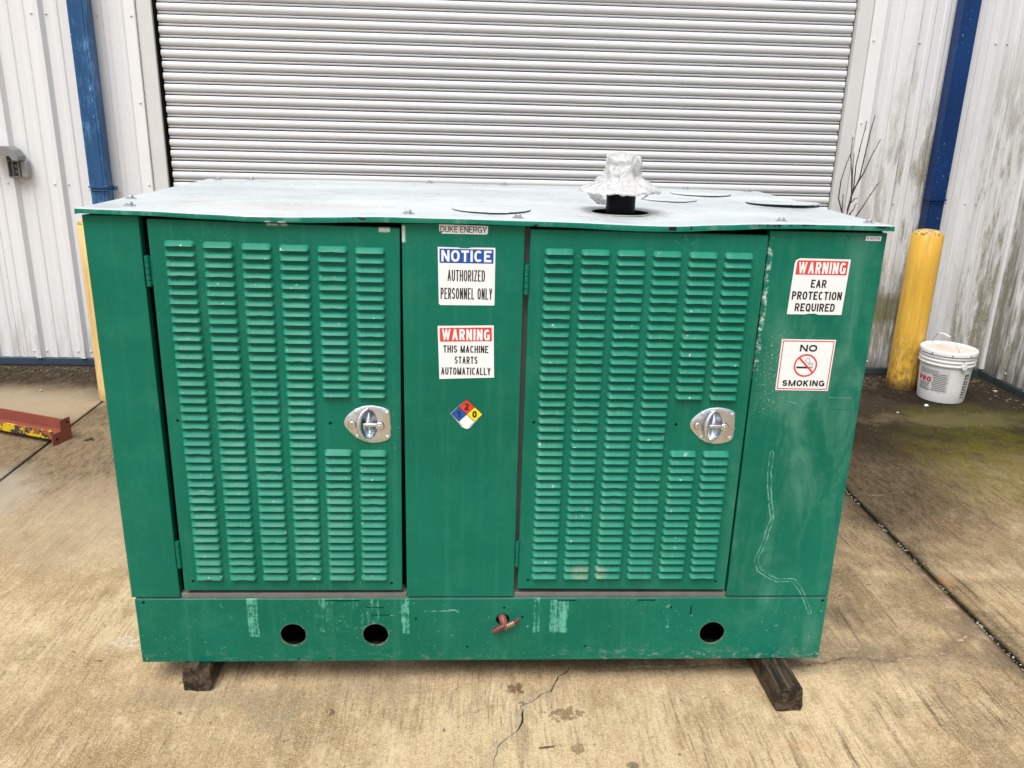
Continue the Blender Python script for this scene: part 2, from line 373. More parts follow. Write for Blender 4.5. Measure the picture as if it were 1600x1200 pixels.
        crack([(0.30, 0.07), (0.64, 0.07), (1.15, 0.08)], 0.028, 0.45, (0.11, 0.08, 0.055))
    t.set("Base Color", base)
    t.set("Roughness", t.rng(n2, 0.3, 0.7, 0.78, 0.95))
    h = t.add(t.mul(br, 0.7), t.mul(g, 0.6))
    n = t.bump(h, 0.8, 0.0035)
    t.set("Normal", t.bump(t.noise(7, 5, 0.6), 0.35, 0.012, n))
    return t.m

def wall_paint(name, mode):
    t = T(name, 0.42, 0, 0.4)
    x, y, z = t.xyz()
    base = t.mix(t.noise(2.0, 4, stretch=(1, 1, 0.2)), (0.67, 0.675, 0.685), (0.73, 0.735, 0.745))
    fs = t.rng(t.noise(60, 4, 0.7, stretch=(1, 1, 0.03)), 0.5, 0.75)
    base = t.mix(t.mul(fs, 0.10), base, (0.40, 0.38, 0.35))
    if mode == 'left':
        k = t.mul(t.rng(z, 0.55, 0.05), t.rng(t.noise(28, 5, 0.7, stretch=(1, 1, 0.12)), 0.42, 0.68))
        base = t.mix(t.mul(k, 0.60), base, (0.34, 0.30, 0.24))
    else:
        wide = t.noise(5.5, 4, 0.6, stretch=(1, 1, 0.22), off=(2, 5, 0))
        fine = t.noise(26, 5, 0.7, stretch=(1, 1, 0.16), off=(6, 1, 0))
        hgt = t.rng(z, 2.65, 1.3, 0.0, 1.0)
        if mode == 'side':
            reach = t.rng(z, 2.9, 1.3, 0.25, 1.0)
        else:
            reach = t.mul(t.rng(x, 2.60, 2.95, 0.25, 1.0), hgt)
        gap = t.rng(t.m_('ABSOLUTE', t.sub(x, 3.33)), 0.10, 0.20, 0.15, 1.0) if mode == 'right' else 1.0
        m = t.mul(t.mul(t.rng(t.add(t.mul(wide, 0.6), t.mul(fine, 0.5)), 0.50, 0.63), reach), gap)
        grain = t.rng(t.noise(150, 4, 0.8), 0.34, 0.58, 0.45, 1.0)
        mm = t.mul(m, grain)
        base = t.mix(t.mul(t.mul(reach, gap), 0.20), base, (0.46, 0.44, 0.38))
        base = t.mix(t.mul(mm, 0.88), base, (0.165, 0.143, 0.068))
        mm2 = t.mul(t.mul(t.rng(t.noise(11, 5, 0.7, stretch=(1, 1, 0.25), off=(9, 3, 1)), 0.52, 0.72), mm), 0.7)
        base = t.mix(mm2, base, (0.13, 0.11, 0.06))
        if mode == 'right':
            gb = t.mul(t.blob((2.98, 3.5, 0.50), (0.26, 0.3, 0.10), 0.8, 0.25, 16), 0.8)
            base = t.mix(gb, base, (0.17, 0.165, 0.07))
        bot = t.mul(t.rng(z, 0.22, 0.04), t.rng(fine, 0.3, 0.6, 0.5, 1))
        base = t.mix(t.mul(bot, 0.65), base, (0.10, 0.085, 0.06))
    t.set("Base Color", base)
    t.set("Normal", t.bump(t.noise(2.5, 2, stretch=(1, 1, 0.3)), 0.25, 0.02))
    return t.m

def blue_paint(name, right):
    t = T(name, 0.38, 0, 0.25)
    x, y, z = t.xyz()
    a, b = ((0.001, 0.022, 0.095), (0.002, 0.036, 0.150)) if right else ((0.018, 0.070, 0.180), (0.032, 0.105, 0.250))
    base = t.mix(t.rng(t.noise(4, 4, stretch=(1, 1, 0.3)), 0.35, 0.65), a, b)
    if right:
        base = t.mix(t.mul(t.rng(t.noise(60, 3, 0.7), 0.685, 0.70), t.rng(t.noise(3, 2, off=(1, 1, 5)), 0.42, 0.52)), base, (0.75, 0.80, 0.85))
    else:
        wp = t.mul(t.rng(t.noise(10, 5, 0.7, stretch=(1, 1, 0.25), off=(2, 0, 3)), 0.46, 0.62), t.rng(t.noise(34, 5, 0.8, stretch=(1, 1, 0.3)), 0.42, 0.6))
        base = t.mix(t.mul(wp, 0.6), base, (0.14, 0.33, 0.58))
        base = t.mix(t.rng(t.noise(48, 3, 0.8, stretch=(1, 1, 0.5), off=(3, 3, 8)), 0.70, 0.71), base, (0.70, 0.76, 0.82))
    t.set("Base Color", base)
    t.set("Normal", t.bump(t.noise(20, 4), 0.15, 0.004))
    return t.m

def yellow_paint(name, top, dark_top):
    t = T(name, 0.48, 0, 0.4)
    x, y, z = t.xyz()
    base = t.mix(t.rng(t.noise(6, 4, stretch=(1, 1, 0.2)), 0.3, 0.7), tuple(v * 0.88 for v in top), top)
    base = t.mix(t.mul(t.rng(t.noise(30, 5, 0.7, stretch=(1, 1, 0.06)), 0.48, 0.64), 0.45), base, (0.40, 0.22, 0.04))
    base = t.mix(t.mul(t.rng(t.noise(22, 4, 0.7, stretch=(1, 1, 0.1), off=(4, 4, 1)), 0.52, 0.64), 0.25), base, (0.85, 0.66, 0.30))
    g = t.mul(t.rng(z, 0.55, 0.0), t.rng(t.noise(32, 5, 0.75, stretch=(1, 1, 0.45)), 0.40, 0.62))
    base = t.mix(t.mul(g, dark_top), base, (0.14, 0.10, 0.03))
    base = t.mix(t.mul(t.rng(z, 0.10, 0.01), dark_top), base, (0.045, 0.030, 0.018))
    ch = t.rng(t.noise(45, 4, 0.8, stretch=(1, 1, 0.6), off=(7, 2, 2)), 0.675, 0.70)
    base = t.mix(t.mul(ch, t.rng(z, 1.15, 0.6, 0.25, 0.9)), base, (0.07, 0.035, 0.02))
    t.set("Base Color", base)
    t.set("Normal", t.bump(t.noise(60, 4), 0.2, 0.002))
    return t.m

def timber_mat():
    t = T("weathered_timber", 0.75, 0, 0.3)
    n = t.noise(38, 5, 0.7, stretch=(1, 0.06, 1), dist=0.4)
    base = t.mix(t.rng(n, 0.35, 0.68), (0.014, 0.009, 0.006), (0.110, 0.078, 0.052))
    base = t.mix(t.rng(t.noise(16, 5, 0.7, off=(1, 2, 3)), 0.50, 0.64), base, (0.014, 0.010, 0.008))
    base = t.mix(t.mul(t.rng(t.noise(90, 3, 0.7, stretch=(1, 0.08, 1)), 0.60, 0.70), 0.5), base, (0.26, 0.21, 0.16))
    t.set("Base Color", base)
    t.set("Normal", t.bump(n, 0.8, 0.008))
    t.set("Roughness", t.rng(n, 0.3, 0.7, 0.45, 0.85))
    return t.m

def flaked():
    t = T("flaked_yellow_paint", 0.65, 0, 0.3)
    n = t.noise(17, 5, 0.62, stretch=(1, 1, 1.2), off=(1, 0, 4))
    base = t.mix(t.rng(n, 0.50, 0.515), (0.58, 0.42, 0.01), (0.050, 0.040, 0.036))
    base = t.mix(t.rng(t.noise(14, 5, 0.65, off=(6, 3, 0)), 0.50, 0.52), base, (0.30, 0.085, 0.035))
    t.set("Base Color", base)
    t.set("Normal", t.bump(n, 0.4, 0.003))
    return t.m

def foam_cap():
    t = T("rough_cap", 0.8, 0, 0.2)
    n = t.noise(60, 4, 0.6)
    base = t.mix(t.rng(n, 0.42, 0.55), (0.33, 0.17, 0.03), (0.70, 0.50, 0.20))
    base = t.mix(t.rng(t.noise(90, 2, off=(2, 2, 2)), 0.62, 0.66), base, (0.06, 0.04, 0.02))
    t.set("Base Color", base)
    t.set("Normal", t.bump(n, 0.9, 0.01))
    return t.m

def wrap_mat():
    t = T("stretch_film", 0.20, 0, 0.6)
    t.set("Base Color", t.mix(t.noise(40, 4), (0.74, 0.74, 0.73), (0.86, 0.86, 0.85)))
    v = t.noise(38, 4, 0.6, dist=1.4)
    cr = t.m_('ABSOLUTE', t.sub(v, 0.5))
    t.set("Normal", t.bump(cr, 0.55, 0.02))
    tr = t.t.nodes.new("ShaderNodeBsdfTransparent")
    tl = t.t.nodes.new("ShaderNodeBsdfTranslucent")
    tl.inputs[0].default_value = (0.95, 0.95, 0.95, 1)
    m0 = t.t.nodes.new("ShaderNodeMixShader"); m0.inputs[0].default_value = 0.35
    t.t.links.new(t.b.outputs[0], m0.inputs[1]); t.t.links.new(tl.outputs[0], m0.inputs[2])
    m1 = t.t.nodes.new("ShaderNodeMixShader")
    t.put(m1.inputs[0], t.rng(cr, 0.02, 0.12, 0.0, 0.30))
    t.t.links.new(m0.outputs[0], m1.inputs[1]); t.t.links.new(tr.outputs[0], m1.inputs[2])
    t.t.links.new(m1.outputs[0], t.out.inputs[0])
    return t.m

def steel():
    t = T("stainless", 0.27, 1.0)
    t.set("Base Color", t.mix(t.noise(30, 4), (0.60, 0.635, 0.69), (0.76, 0.80, 0.86)))
    t.set("Roughness", t.rng(t.noise(22, 4), 0.35, 0.65, 0.22, 0.45))
    t.set("Normal", t.bump(t.noise(20, 3), 0.4, 0.010, t.bump(t.noise(400, 2, stretch=(1, 1, 0.1)), 0.15, 0.001)))
    return t.m

def sticker_mat(name, c):
    t = T(name, 0.42, 0, 0.4)
    b = t.mix(t.noise(30, 4), tuple(v * 0.93 for v in c), c)
    b = t.mix(t.mul(t.rng(t.noise(120, 3, 0.8), 0.68, 0.72), 0.5), b, (0.35, 0.36, 0.33))
    t.set("Base Color", b)
    return t.m

def slat_mat():
    t = T("slat_paint", 0.33, 0, 0.5)
    x, y, z = t.xyz()
    b = t.mix(t.noise(1.5, 4, stretch=(0.4, 1, 1)), (0.62, 0.63, 0.645), (0.69, 0.70, 0.715))
    b = t.mix(t.mul(t.rng(t.noise(9, 5, 0.7, stretch=(0.15, 1, 2)), 0.5, 0.8), 0.22), b, (0.45, 0.43, 0.39))
    t.set("Base Color", b)
    return t.m

GREEN = green_paint("green_paint")
GREENL = green_paint("green_louvre_lit_paint", True)
ROOF = roof_pale()
CONC_L, CONC, CONC_R = concrete('left'), concrete('mid'), concrete('right')
WALL_L, WALL_R, WALL_S = wall_paint("wall_paint_clean", 'left'), wall_paint("wall_paint_mildewed", 'right'), wall_paint("side_wall_paint", 'side')
JAMB = simple("jamb_paint", (0.62, 0.62, 0.61), 0.45, vs=3)
TRIM = simple("trim_paint", (0.76, 0.762, 0.765), 0.4, vs=3, var=0.04)
SLAT = slat_mat()
BLUE_L, BLUE_R = blue_paint("blue_paint_faded", False), blue_paint("blue_paint_deep", True)
YEL_L, YEL_R = yellow_paint("yellow_paint_pale", (0.80, 0.56, 0.24), 0.25), yellow_paint("yellow_paint_deep", (0.74, 0.43, 0.055), 0.85)
TIMBER = timber_mat()
FLAKED = flaked()
CAPM = foam_cap()
FILM = wrap_mat()
STEEL = steel()
BLACK = simple("black_void", (0.006, 0.006, 0.006), 0.9, spec=0.1)
BLACKP = simple("black_pipe_paint", (0.003, 0.004, 0.006), 0.4, spec=0.12)
GREY = simple("grey_primer", (0.13, 0.118, 0.108), 0.6, vs=8, var=0.25)
LEDGE = simple("dirty_ledge", (0.16, 0.15, 0.14), 0.7, vs=20, var=0.4)
GALV = simple("galvanised", (0.50, 0.51, 0.52), 0.35, 0.8)
SCREW = simple("painted_screw", (0.66, 0.66, 0.65), 0.35)
NAVY = simple("navy_trim", (0.030, 0.055, 0.085), 0.5)
DKGREEN = simple("dark_base_trim", (0.030, 0.045, 0.045), 0.6, vs=9, var=0.4)
RED = simple("red_primer", (0.235, 0.060, 0.038), 0.65, vs=9, var=0.2, bs=0.3)
OUTG = simple("outlet_grey", (0.21, 0.21, 0.205), 0.45)
OUTD = simple("outlet_inside", (0.035, 0.035, 0.036), 0.5)
RUST = simple("rusty_brass", (0.125, 0.050, 0.030), 0.55, 0.3, vs=60, var=0.6, bs=0.8)
RUSTR = simple("red_valve_body", (0.19, 0.055, 0.042), 0.5, 0, vs=60, var=0.4, bs=0.6)
BRASS = simple("bright_thread", (0.30, 0.20, 0.15), 0.45, 0.7, vs=60, var=0.4)
ST_W, ST_R, ST_B = sticker_mat("sticker_white", (0.82, 0.83, 0.84)), sticker_mat("sticker_red", (0.68, 0.060, 0.055)), sticker_mat("sticker_blue", (0.010, 0.085, 0.36))
ST_BR, ST_Y = sticker_mat("diamond_red", (0.72, 0.045, 0.022)), sticker_mat("diamond_yellow", (0.84, 0.70, 0.012))
INK = simple("black_ink", (0.014, 0.014, 0.018), 0.5)
PLAST = simple("white_plastic", (0.74, 0.74, 0.73), 0.4, vs=20, var=0.06)
LIDM = simple("stained_lid", (0.66, 0.58, 0.52), 0.5, vs=14, var=0.18)
LABELG = simple("label_grey", (0.36, 0.36, 0.37), 0.5, vs=90, var=0.35)
INKG = simple("faded_print", (0.16, 0.16, 0.17), 0.5, vs=90, var=0.5)
LABR = simple("label_red", (0.55, 0.03, 0.05), 0.5)
STEM = simple("dry_stem", (0.070, 0.045, 0.032), 0.8, vs=60, var=0.4)
PEB = simple("pale_stone", (0.36, 0.34, 0.30), 0.8, vs=30, var=0.3)
LEAFL = simple("dead_leaf", (0.15, 0.11, 0.07), 0.8, vs=60, var=0.5)
GREY_BOUNCE = simple("grey_bounce_ground", (0.135, 0.130, 0.120), 0.95, vs=2, var=0.25, spec=0.05)  # grey chosen to cut warm bounce from behind the camera
SOIL = simple("joint_soil", (0.030, 0.022, 0.015), 0.95, vs=60, var=0.4)
WIRE = simple("bail_wire", (0.22, 0.22, 0.22), 0.35, 0.8)

# ------------------------------------------------------------------ object helpers
ORG = {}
def org(p):
    return ORG.get(p.name, Vector((0, 0, 0))) if p else Vector((0, 0, 0))
def props(o, label=None, cat=None, group=None, kind=None):
    if label: o["label"] = label
    if cat: o["category"] = cat
    if group: o["group"] = group
    if kind: o["kind"] = kind
    return o
def root(name, loc, label, cat, group=None):
    o = D.objects.new(name, None)
    o.empty_display_size = 0.1
    COL.objects.link(o)
    o.location = loc
    ORG[o.name] = Vector(loc)
    return props(o, label, cat, group)
def place(name, me, loc, parent=None, rot=None, scale=None, label=None):
    """an object that uses mesh ME with its origin at world point LOC."""
    o = D.objects.new(name, me)
    COL.objects.link(o)
    loc = Vector(loc)
    o.parent = parent
    o.location = loc - org(parent)
    if rot: o.rotation_euler = rot
    if scale: o.scale = scale
    ORG[o.name] = loc
    if label: o["label"] = label
    return o
def mesh_of(name, bm, mats, smooth=None):
    me = D.meshes.new(name)
    bm.normal_update()
    bm.to_mesh(me)
    bm.free()
    for m in (mats if isinstance(mats, (list, tuple)) else [mats]): me.materials.append(m)
    if smooth is not None:
        me.shade_smooth()
        if smooth < 180:
            me.set_sharp_from_angle(angle=R(smooth))
    return me
def obj(name, bm, mats, parent=None, smooth=None, label=None):
    """link bm (world coordinates) as one object with its origin at the middle of its box."""
    co = [v.co for v in bm.verts]
    lo = Vector([min(c[i] for c in co) for i in range(3)]); hi = Vector([max(c[i] for c in co) for i in range(3)])
    c = (lo + hi) / 2
    bmesh.ops.translate(bm, verts=bm.verts, vec=-c)
    return place(name, mesh_of(name, bm, mats, smooth), c, parent, label=label)
def NB(): return bmesh.new()
def bx(bm, x0, x1, y0, y1, z0, z1, bev=0.0, seg=1, mi=0):
    r = bmesh.ops.create_cube(bm, size=1.0)
    vs = r['verts']
    for v in vs:
        v.co = Vector(((x0 + x1) / 2 + v.co.x * (x1 - x0), (y0 + y1) / 2 + v.co.y * (y1 - y0), (z0 + z1) / 2 + v.co.z * (z1 - z0)))
    fs = {f for v in vs for f in v.link_faces}
    for f in fs: f.material_index = mi
    if bev:
        es = {e for v in vs for e in v.link_edges}
        r = bmesh.ops.bevel(bm, geom=list(es), offset=bev, segments=seg, affect='EDGES', profile=0.5)
        for f in r['faces']: f.material_index = mi
    return bm
def box(*a, **k): return bx(NB(), *a, **k)
def tube(bm, pts, rads, n=8, cap=True, mi=0):
    pts = [Vector(p) for p in pts]
    if not isinstance(rads, (list, tuple)): rads = [rads] * len(pts)
    rings = []
    prev = None
    for i, p in enumerate(pts):
        d = (pts[min(i + 1, len(pts) - 1)] - pts[max(i - 1, 0)]).normalized()
        ref = prev if prev is not None else (Vector((0, 0, 1)) if abs(d.z) < 0.9 else Vector((1, 0, 0)))
        u = (ref - d * ref.dot(d))
        if u.length < 1e-5: u = Vector((0, 1, 0)).cross(d)
        u.normalize(); prev = u
        w = d.cross(u)
        rings.append([bm.verts.new(p + (u * math.cos(2 * math.pi * k / n) + w * math.sin(2 * math.pi * k / n)) * rads[i]) for k in range(n)])
    fs = []
    for a, b in zip(rings, rings[1:]):
        for k in range(n): fs.append(bm.faces.new((a[k], a[(k + 1) % n], b[(k + 1) % n], b[k])))
    if cap:
        fs.append(bm.faces.new(list(reversed(rings[0])))); fs.append(bm.faces.new(rings[-1]))
    for f in fs: f.material_index = mi
    return bm
def lathe(bm, prof, c, n=32, mi=0, jit=None):
    """revolve (r, z) pairs about the vertical through c."""
    rings = []
    for (r, z) in prof:
        if r < 1e-6: rings.append([bm.verts.new((c[0], c[1], c[2] + z))]); continue
        ring = []
        for k in range(n):
            a = 2 * math.pi * k / n
            rr = r * (1 + (jit(a, z) if jit else 0))
            ring.append(bm.verts.new((c[0] + rr * math.cos(a), c[1] + rr * math.sin(a), c[2] + z)))
        rings.append(ring)
    for a, b in zip(rings, rings[1:]):
        for k in range(n):
            k2 = (k + 1) % n
            if len(a) == 1 and len(b) == 1: continue
            if len(a) == 1: f = bm.faces.new((a[0], b[k2], b[k]))
            elif len(b) == 1: f = bm.faces.new((a[k], a[k2], b[0]))
            else: f = bm.faces.new((a[k], a[k2], b[k2], b[k]))
            f.material_index = mi
    return bm
def prism(bm, pts, y0, y1, mi=0):
    """outline pts (x, z) swept from y0 (front) to y1."""
    a = [bm.verts.new((x, y0, z)) for x, z in pts]; b = [bm.verts.new((x, y1, z)) for x, z in pts]
    fs = [bm.faces.new(a), bm.faces.new(list(reversed(b)))]
    n = len(pts)
    for i in range(n): fs.append(bm.faces.new((a[i], b[i], b[(i + 1) % n], a[(i + 1) % n])))
    for f in fs: f.material_index = mi
    bmesh.ops.recalc_face_normals(bm, faces=fs)
    return bm
def cut(o, cutter_bm):
    """boolean-subtract cutter (world coordinates) from o."""
    bmesh.ops.translate(cutter_bm, verts=cutter_bm.verts, vec=-ORG[o.name])
    bmesh.ops.recalc_face_normals(cutter_bm, faces=cutter_bm.faces)
    me = mesh_of("cutter", cutter_bm, [])
    c = D.objects.new("cutter", me); COL.objects.link(c)
    tmp = D.objects.new("tmp", o.data); COL.objects.link(tmp)
    md = tmp.modifiers.new("b", 'BOOLEAN'); md.object = c; md.operation = 'DIFFERENCE'; md.solver = 'EXACT'
    md.use_self = True
    dg = bpy.context.evaluated_depsgraph_get(); dg.update()
    nm = D.meshes.new_from_object(tmp.evaluated_get(dg))
    nm.name = o.data.name
    o.data = nm
    D.objects.remove(tmp); D.objects.remove(c); D.meshes.remove(me)
    return o
def cyl_y(bm, x, z, rx, y0, y1, n=24, rz=None):
    rz = rz or rx
    return prism(bm, [(x + rx * math.cos(2 * math.pi * k / n), z + rz * math.sin(2 * math.pi * k / n)) for k in range(n)], y0, y1)

# ================================================================== GROUND
g = obj("ground", box(-250, 250, -250, 250, -0.40, -0.045), SOIL, smooth=None)
props(g, "bare soil and footing under the concrete yard", kind="structure")
ORG[g.name] = Vector(g.location)
def slab(x0, x1, y0, y1, CONC=CONC):
    b = box(x0, x1, y0, y1, -0.044, 0.0, bev=0.004, seg=2)
    return obj("slab", b, CONC, g)
JL, JR = -2.365, 1.864
slab(-7.0, JL - 0.008, -8.0, 3.50, CONC_L)
mid = slab(JL + 0.008, JR - 0.009, -8.0, 3.50)
slab(JR + 0.009, 6.2, -8.0, 3.50, CONC_R)
far = obj("slab", box(-60, -7.02, -60, 3.5, -0.044, 0.0), CONC_L, g)
obj("slab", box(6.22, 60, -60, 3.5, -0.044, 0.0), CONC_L, g)
obj("slab", box(-7.0, 6.2, -60, -8.02, -0.044, 0.0), GREY_BOUNCE, g)  # unseen ground behind the camera, its grey invented to cut warm bounce
def crack_cutter(pts, wmax, seed, depth=0.06, step=0.016, jit=0.006, taper=(0.2, 0.2)):
    rnd = random.Random(seed)
    P = [Vector((a, b)) for a, b in pts]
    path = []
    for a, b in zip(P, P[1:]):
        n = max(1, int((b - a).length / step))
        for i in range(n): path.append(a.lerp(b, i / n))
    path.append(P[-1])
    n = len(path)
    L, Rr = [], []
    off = 0
    for i, p in enumerate(path):
        d = (path[min(i + 1, n - 1)] - path[max(i - 1, 0)]).normalized()
        nrm = Vector((-d.y, d.x))
        off = off * 0.6 + rnd.uniform(-jit, jit)
        f = i / (n - 1)
        w = wmax * min(1, 0.12 + f / max(taper[0], 1e-3)) * min(1, 0.12 + (1 - f) / max(taper[1], 1e-3)) * rnd.uniform(0.35, 1.1)
        L.append(p + nrm * (off + w / 2)); Rr.append(p + nrm * (off - w / 2))
    bm = NB()
    zt, zb = 0.01, -depth
    q = [[bm.verts.new((v.x, v.y, z)) for v in row] for row in (L, Rr) for z in (zt, zb)]
    lt, lb, rt_, rb = q
    for i in range(n - 1):
        for a, b in ((lt, rt_), (rt_, rb), (rb, lb), (lb, lt)):
            bm.faces.new((a[i], a[i + 1], b[i + 1], b[i]))
    bm.faces.new((lt[0], rt_[0], rb[0], lb[0])); bm.faces.new((lt[-1], lb[-1], rb[-1], rt_[-1]))
    return bm
cut(mid, crack_cutter([(0.303, 0.088), (0.37, 0.057), (0.436, 0.058), (0.50, 0.068), (0.636, 0.072), (0.77, 0.080), (0.90, 0.079), (1.00, 0.07)], 0.0150, 3))
cut(mid, crack_cutter([(0.285, 0.075), (0.245, 0.03), (0.222, 0.0), (0.209, -0.045), (0.15, -0.085), (0.112, -0.12), (0.112, -0.19), (0.070, -0.25), (0.035, -0.30), (0.01, -0.37), (-0.03, -0.45)], 0.0065, 5, taper=(0.02, 0.6)))
cut(mid, crack_cutter([(1.08, 0.085), (1.178, 0.094), (1.215, 0.105), (1.258, 0.122), (1.30, 0.112)], 0.0105, 9))
cut(mid, crack_cutter([(1.335, 0.116), (1.36, 0.098), (1.432, 0.096)], 0.0075, 11))

# grit packed in the right-hand joint, crumbs and leaf litter: nobody could count them
def pebble_bm(bm, c, r, rnd):
    res = bmesh.ops.create_icosphere(bm, subdivisions=1, radius=r)
    s = (rnd.uniform(.7, 1.3), rnd.uniform(.7, 1.3), rnd.uniform(.4, .8))
    for v in res['verts']:
        v.co = Vector((v.co.x * s[0], v.co.y * s[1], v.co.z * s[2])) * rnd.uniform(.85, 1.15) + Vector(c)
rnd = random.Random(4)
b = NB()
for i in range(520):
    y = rnd.uniform(-0.5, 2.4)
    if math.sin(y * 9) + math.sin(y * 23 + 1) < -0.1: continue
    pebble_bm(b, (JR + rnd.uniform(-0.006, 0.007), y, -0.010 + rnd.uniform(-0.006, 0.006)), rnd.uniform(0.002, 0.0048), rnd)
props(obj("joint_grit", b, PEB, smooth=180), "pale grit and lime packed along the right-hand slab joint", "grit", kind="stuff")
b = NB()
for i in range(240):
    if rnd.random() < 0.5: x, y = rnd.uniform(1.3, 3.3), rnd.uniform(1.6, 3.3)
    else: x, y = rnd.uniform(-3.3, 2.0), rnd.uniform(-0.6, 1.5)
    pebble_bm(b, (x, y, 0.001), rnd.choice((0.001, 0.0015, 0.002, 0.003)), rnd)
for i in range(60): pebble_bm(b, (rnd.uniform(-3.1, -2.6), 3.40 + rnd.uniform(-.05, .05), 0.002), rnd.uniform(0.001, 0.0032), rnd)
props(obj("gravel_crumbs", b, PEB, smooth=180), "scattered crumbs of gravel on the concrete yard", "gravel", kind="stuff")
b = NB()
for i in range(420):
    x = rnd.uniform(2.0, 3.72) if rnd.random() < .8 else rnd.uniform(-3.3, -2.5)
    y = 3.44 - abs(rnd.gauss(0, 0.12)) if x > 0 else 3.44 - abs(rnd.gauss(0, 0.05))
    if rnd.random() < 0.3 and x > 0: x, y = 3.70 - abs(rnd.gauss(0, 0.08)), rnd.uniform(2.3, 3.4)
    s = rnd.uniform(0.006, 0.016); a = rnd.uniform(0, 6.28); z = rnd.uniform(0.002, 0.010)
    u = Vector((math.cos(a), math.sin(a), rnd.uniform(-.3, .3))) * s; w = Vector((-math.sin(a), math.cos(a), rnd.uniform(-.3, .3))) * s * 0.45
    c = Vector((x, y, z))
    vs = [b.verts.new(c - u), b.verts.new(c + w), b.verts.new(c + u), b.verts.new(c - w)]
    b.faces.new(vs)
props(obj("leaf_litter", b, LEAFL), "brown leaf litter gathered at the foot of the walls", "leaf litter", kind="stuff")
def stone(loc, r, mat, label, cat="stone", seed=0):
    rr = random.Random(seed); b = NB()
    res = bmesh.ops.create_icosphere(b, subdivisions=2, radius=r)
    for v in res['verts']: v.co = Vector((v.co.x * 1.2, v.co.y, v.co.z * 0.7)) * rr.uniform(0.9, 1.1) + Vector(loc) + Vector((0, 0, r * 0.6))
    o = obj("stone", b, mat, smooth=180); return props(o, label, cat)
stone((2.985, 2.80, 0), 0.0125, simple("white_stone", (0.8, 0.8, 0.8), 0.6), "round white stone on the grime between the yellow bollard and the bucket", seed=1)
stone((2.72, 2.66, 0), 0.009, PEB, "small tan stone on dark concrete before the right yellow bollard", seed=2)
stone((-2.83, 2.93, 0), 0.009, PEB, "small grey stone on the left slab near the wall", seed=3)
stone((3.66, 3.12, 0), 0.013, PEB, "pale stone lying at the foot of the side wall", seed=4)
b = NB(); tube(b, [(0.152, -0.302, 0.004), (0.175, -0.300, 0.005), (0.198, -0.296, 0.004)], [0.0018, 0.0024, 0.0014], 6)
props(obj("twig", b, RUST, smooth=60), "short brown twig on the concrete in front of the generator", "twig")
b = NB()
for (dx, dy, a) in ((0, 0, .3), (0.022, 0.008, 2.2)):
    vs = []
    for (u, v, zz) in ((-.022, 0, 0.002), (0, .012, .006), (.024, 0, .010), (0, -.012, .004)):
        vs.append(b.verts.new((-2.175 + dx + u * math.cos(a) - v * math.sin(a), 2.09 + dy + u * math.sin(a) + v * math.cos(a), zz)))
    b.faces.new(vs)
props(obj("dead_leaf", b, SOIL), "curled dark dead leaf on the concrete beside the red beam", "leaf")

# ================================================================== BUILDING
WY, WX = 3.53, 3.80
TOPZ, DZ = 4.30, 3.45
wh = root("warehouse", (0.18, WY, 0), "white ribbed metal warehouse walls around the grey roller shutter", "building")
def rib_profile(u0, u1, majors):
    """sheet section: distance along the wall against how far it stands out."""
    pts = []
    def minor(c): return [(c - 0.022, 0), (c - 0.012, 0.006), (c + 0.012, 0.006), (c + 0.022, 0)]
    for m in majors:
        pts += [(m - 0.034, 0), (m - 0.014, 0.031), (m + 0.014, 0.031), (m + 0.034, 0)]
        pts += minor(m + 0.105) + minor(m + 0.200)
    first = majors[0]
    pts = minor(first - 0.205) + minor(first - 0.105) + pts
    pts = [p for p in pts if u0 < p[0] < u1]
    def h(u):
        return 0.0
    return [(u0, 0)] + pts + [(u1, 0)]
def sheet(name, u0, u1, majors, z0, z1, to_world, mat, flip=False):
    pr = rib_profile(u0, u1, majors)
    b = NB()
    zs = [z0, z0 + 0.02] + [z0 + (z1 - z0) * i / 6 for i in range(1, 7)]
    rows = [[b.verts.new(to_world(u, h, z)) for u, h in pr] for z in zs]
    for i in range(len(rows) - 1):
        for k in range(len(pr) - 1):
            f = (rows[i][k], rows[i][k + 1], rows[i + 1][k + 1], rows[i + 1][k])
            b.faces.new(f if not flip else tuple(reversed(f)))
    b.normal_update()
    bmesh.ops.solidify(b, geom=b.faces[:], thickness=0.0012)
    return obj(name, b, mat, wh)
front = lambda u, h, z: (u, WY - h, z)
side = lambda u, h, z: (WX - h, u, z)
LM = [-2.80 - 0.305 * k for k in range(0, 12)]
pl = []
pl.append(sheet("wall_panel", -3.25, -2.27, [-3.105, -2.80, -2.495], 0.055, TOPZ, front, WALL_L))
pl.append(sheet("wall_panel", -4.16, -3.252, [-4.02, -3.715, -3.41], 0.055, TOPZ, front, WALL_L))
pl.append(sheet("wall_panel", -5.08, -4.162, [-4.935, -4.63, -4.325], 0.055, TOPZ, front, WALL_L))
for q_ in range(5):
    u1_ = -5.082 - 0.918 * q_
    sheet("wall_panel", u1_ - 0.916, u1_, [u1_ - 0.765, u1_ - 0.46, u1_ - 0.155], 0.055, TOPZ, front, WALL_L)
pl.append(sheet("wall_panel", 2.62, 3.32, [2.86, 3.165], 0.055, TOPZ, front, WALL_R))
pl.append(sheet("wall_panel", 3.322, WX - 0.002, [3.465], 0.055, TOPZ, front, WALL_R))
pl.append(sheet("wall_panel", 2.60, WY - 0.002, [2.68, 2.985, 3.29], 0.050, TOPZ, side, WALL_S, True))
pl.append(sheet("wall_panel", 1.68, 2.598, [1.77, 2.075, 2.38], 0.050, TOPZ, side, WALL_S, True))
for q_ in range(2):
    v1_ = 1.678 - 0.918 * q_
    sheet("wall_panel", v1_ - 0.916, v1_, [v1_ - 0.765, v1_ - 0.46, v1_ - 0.155], 0.050, TOPZ, side, WALL_S, True)
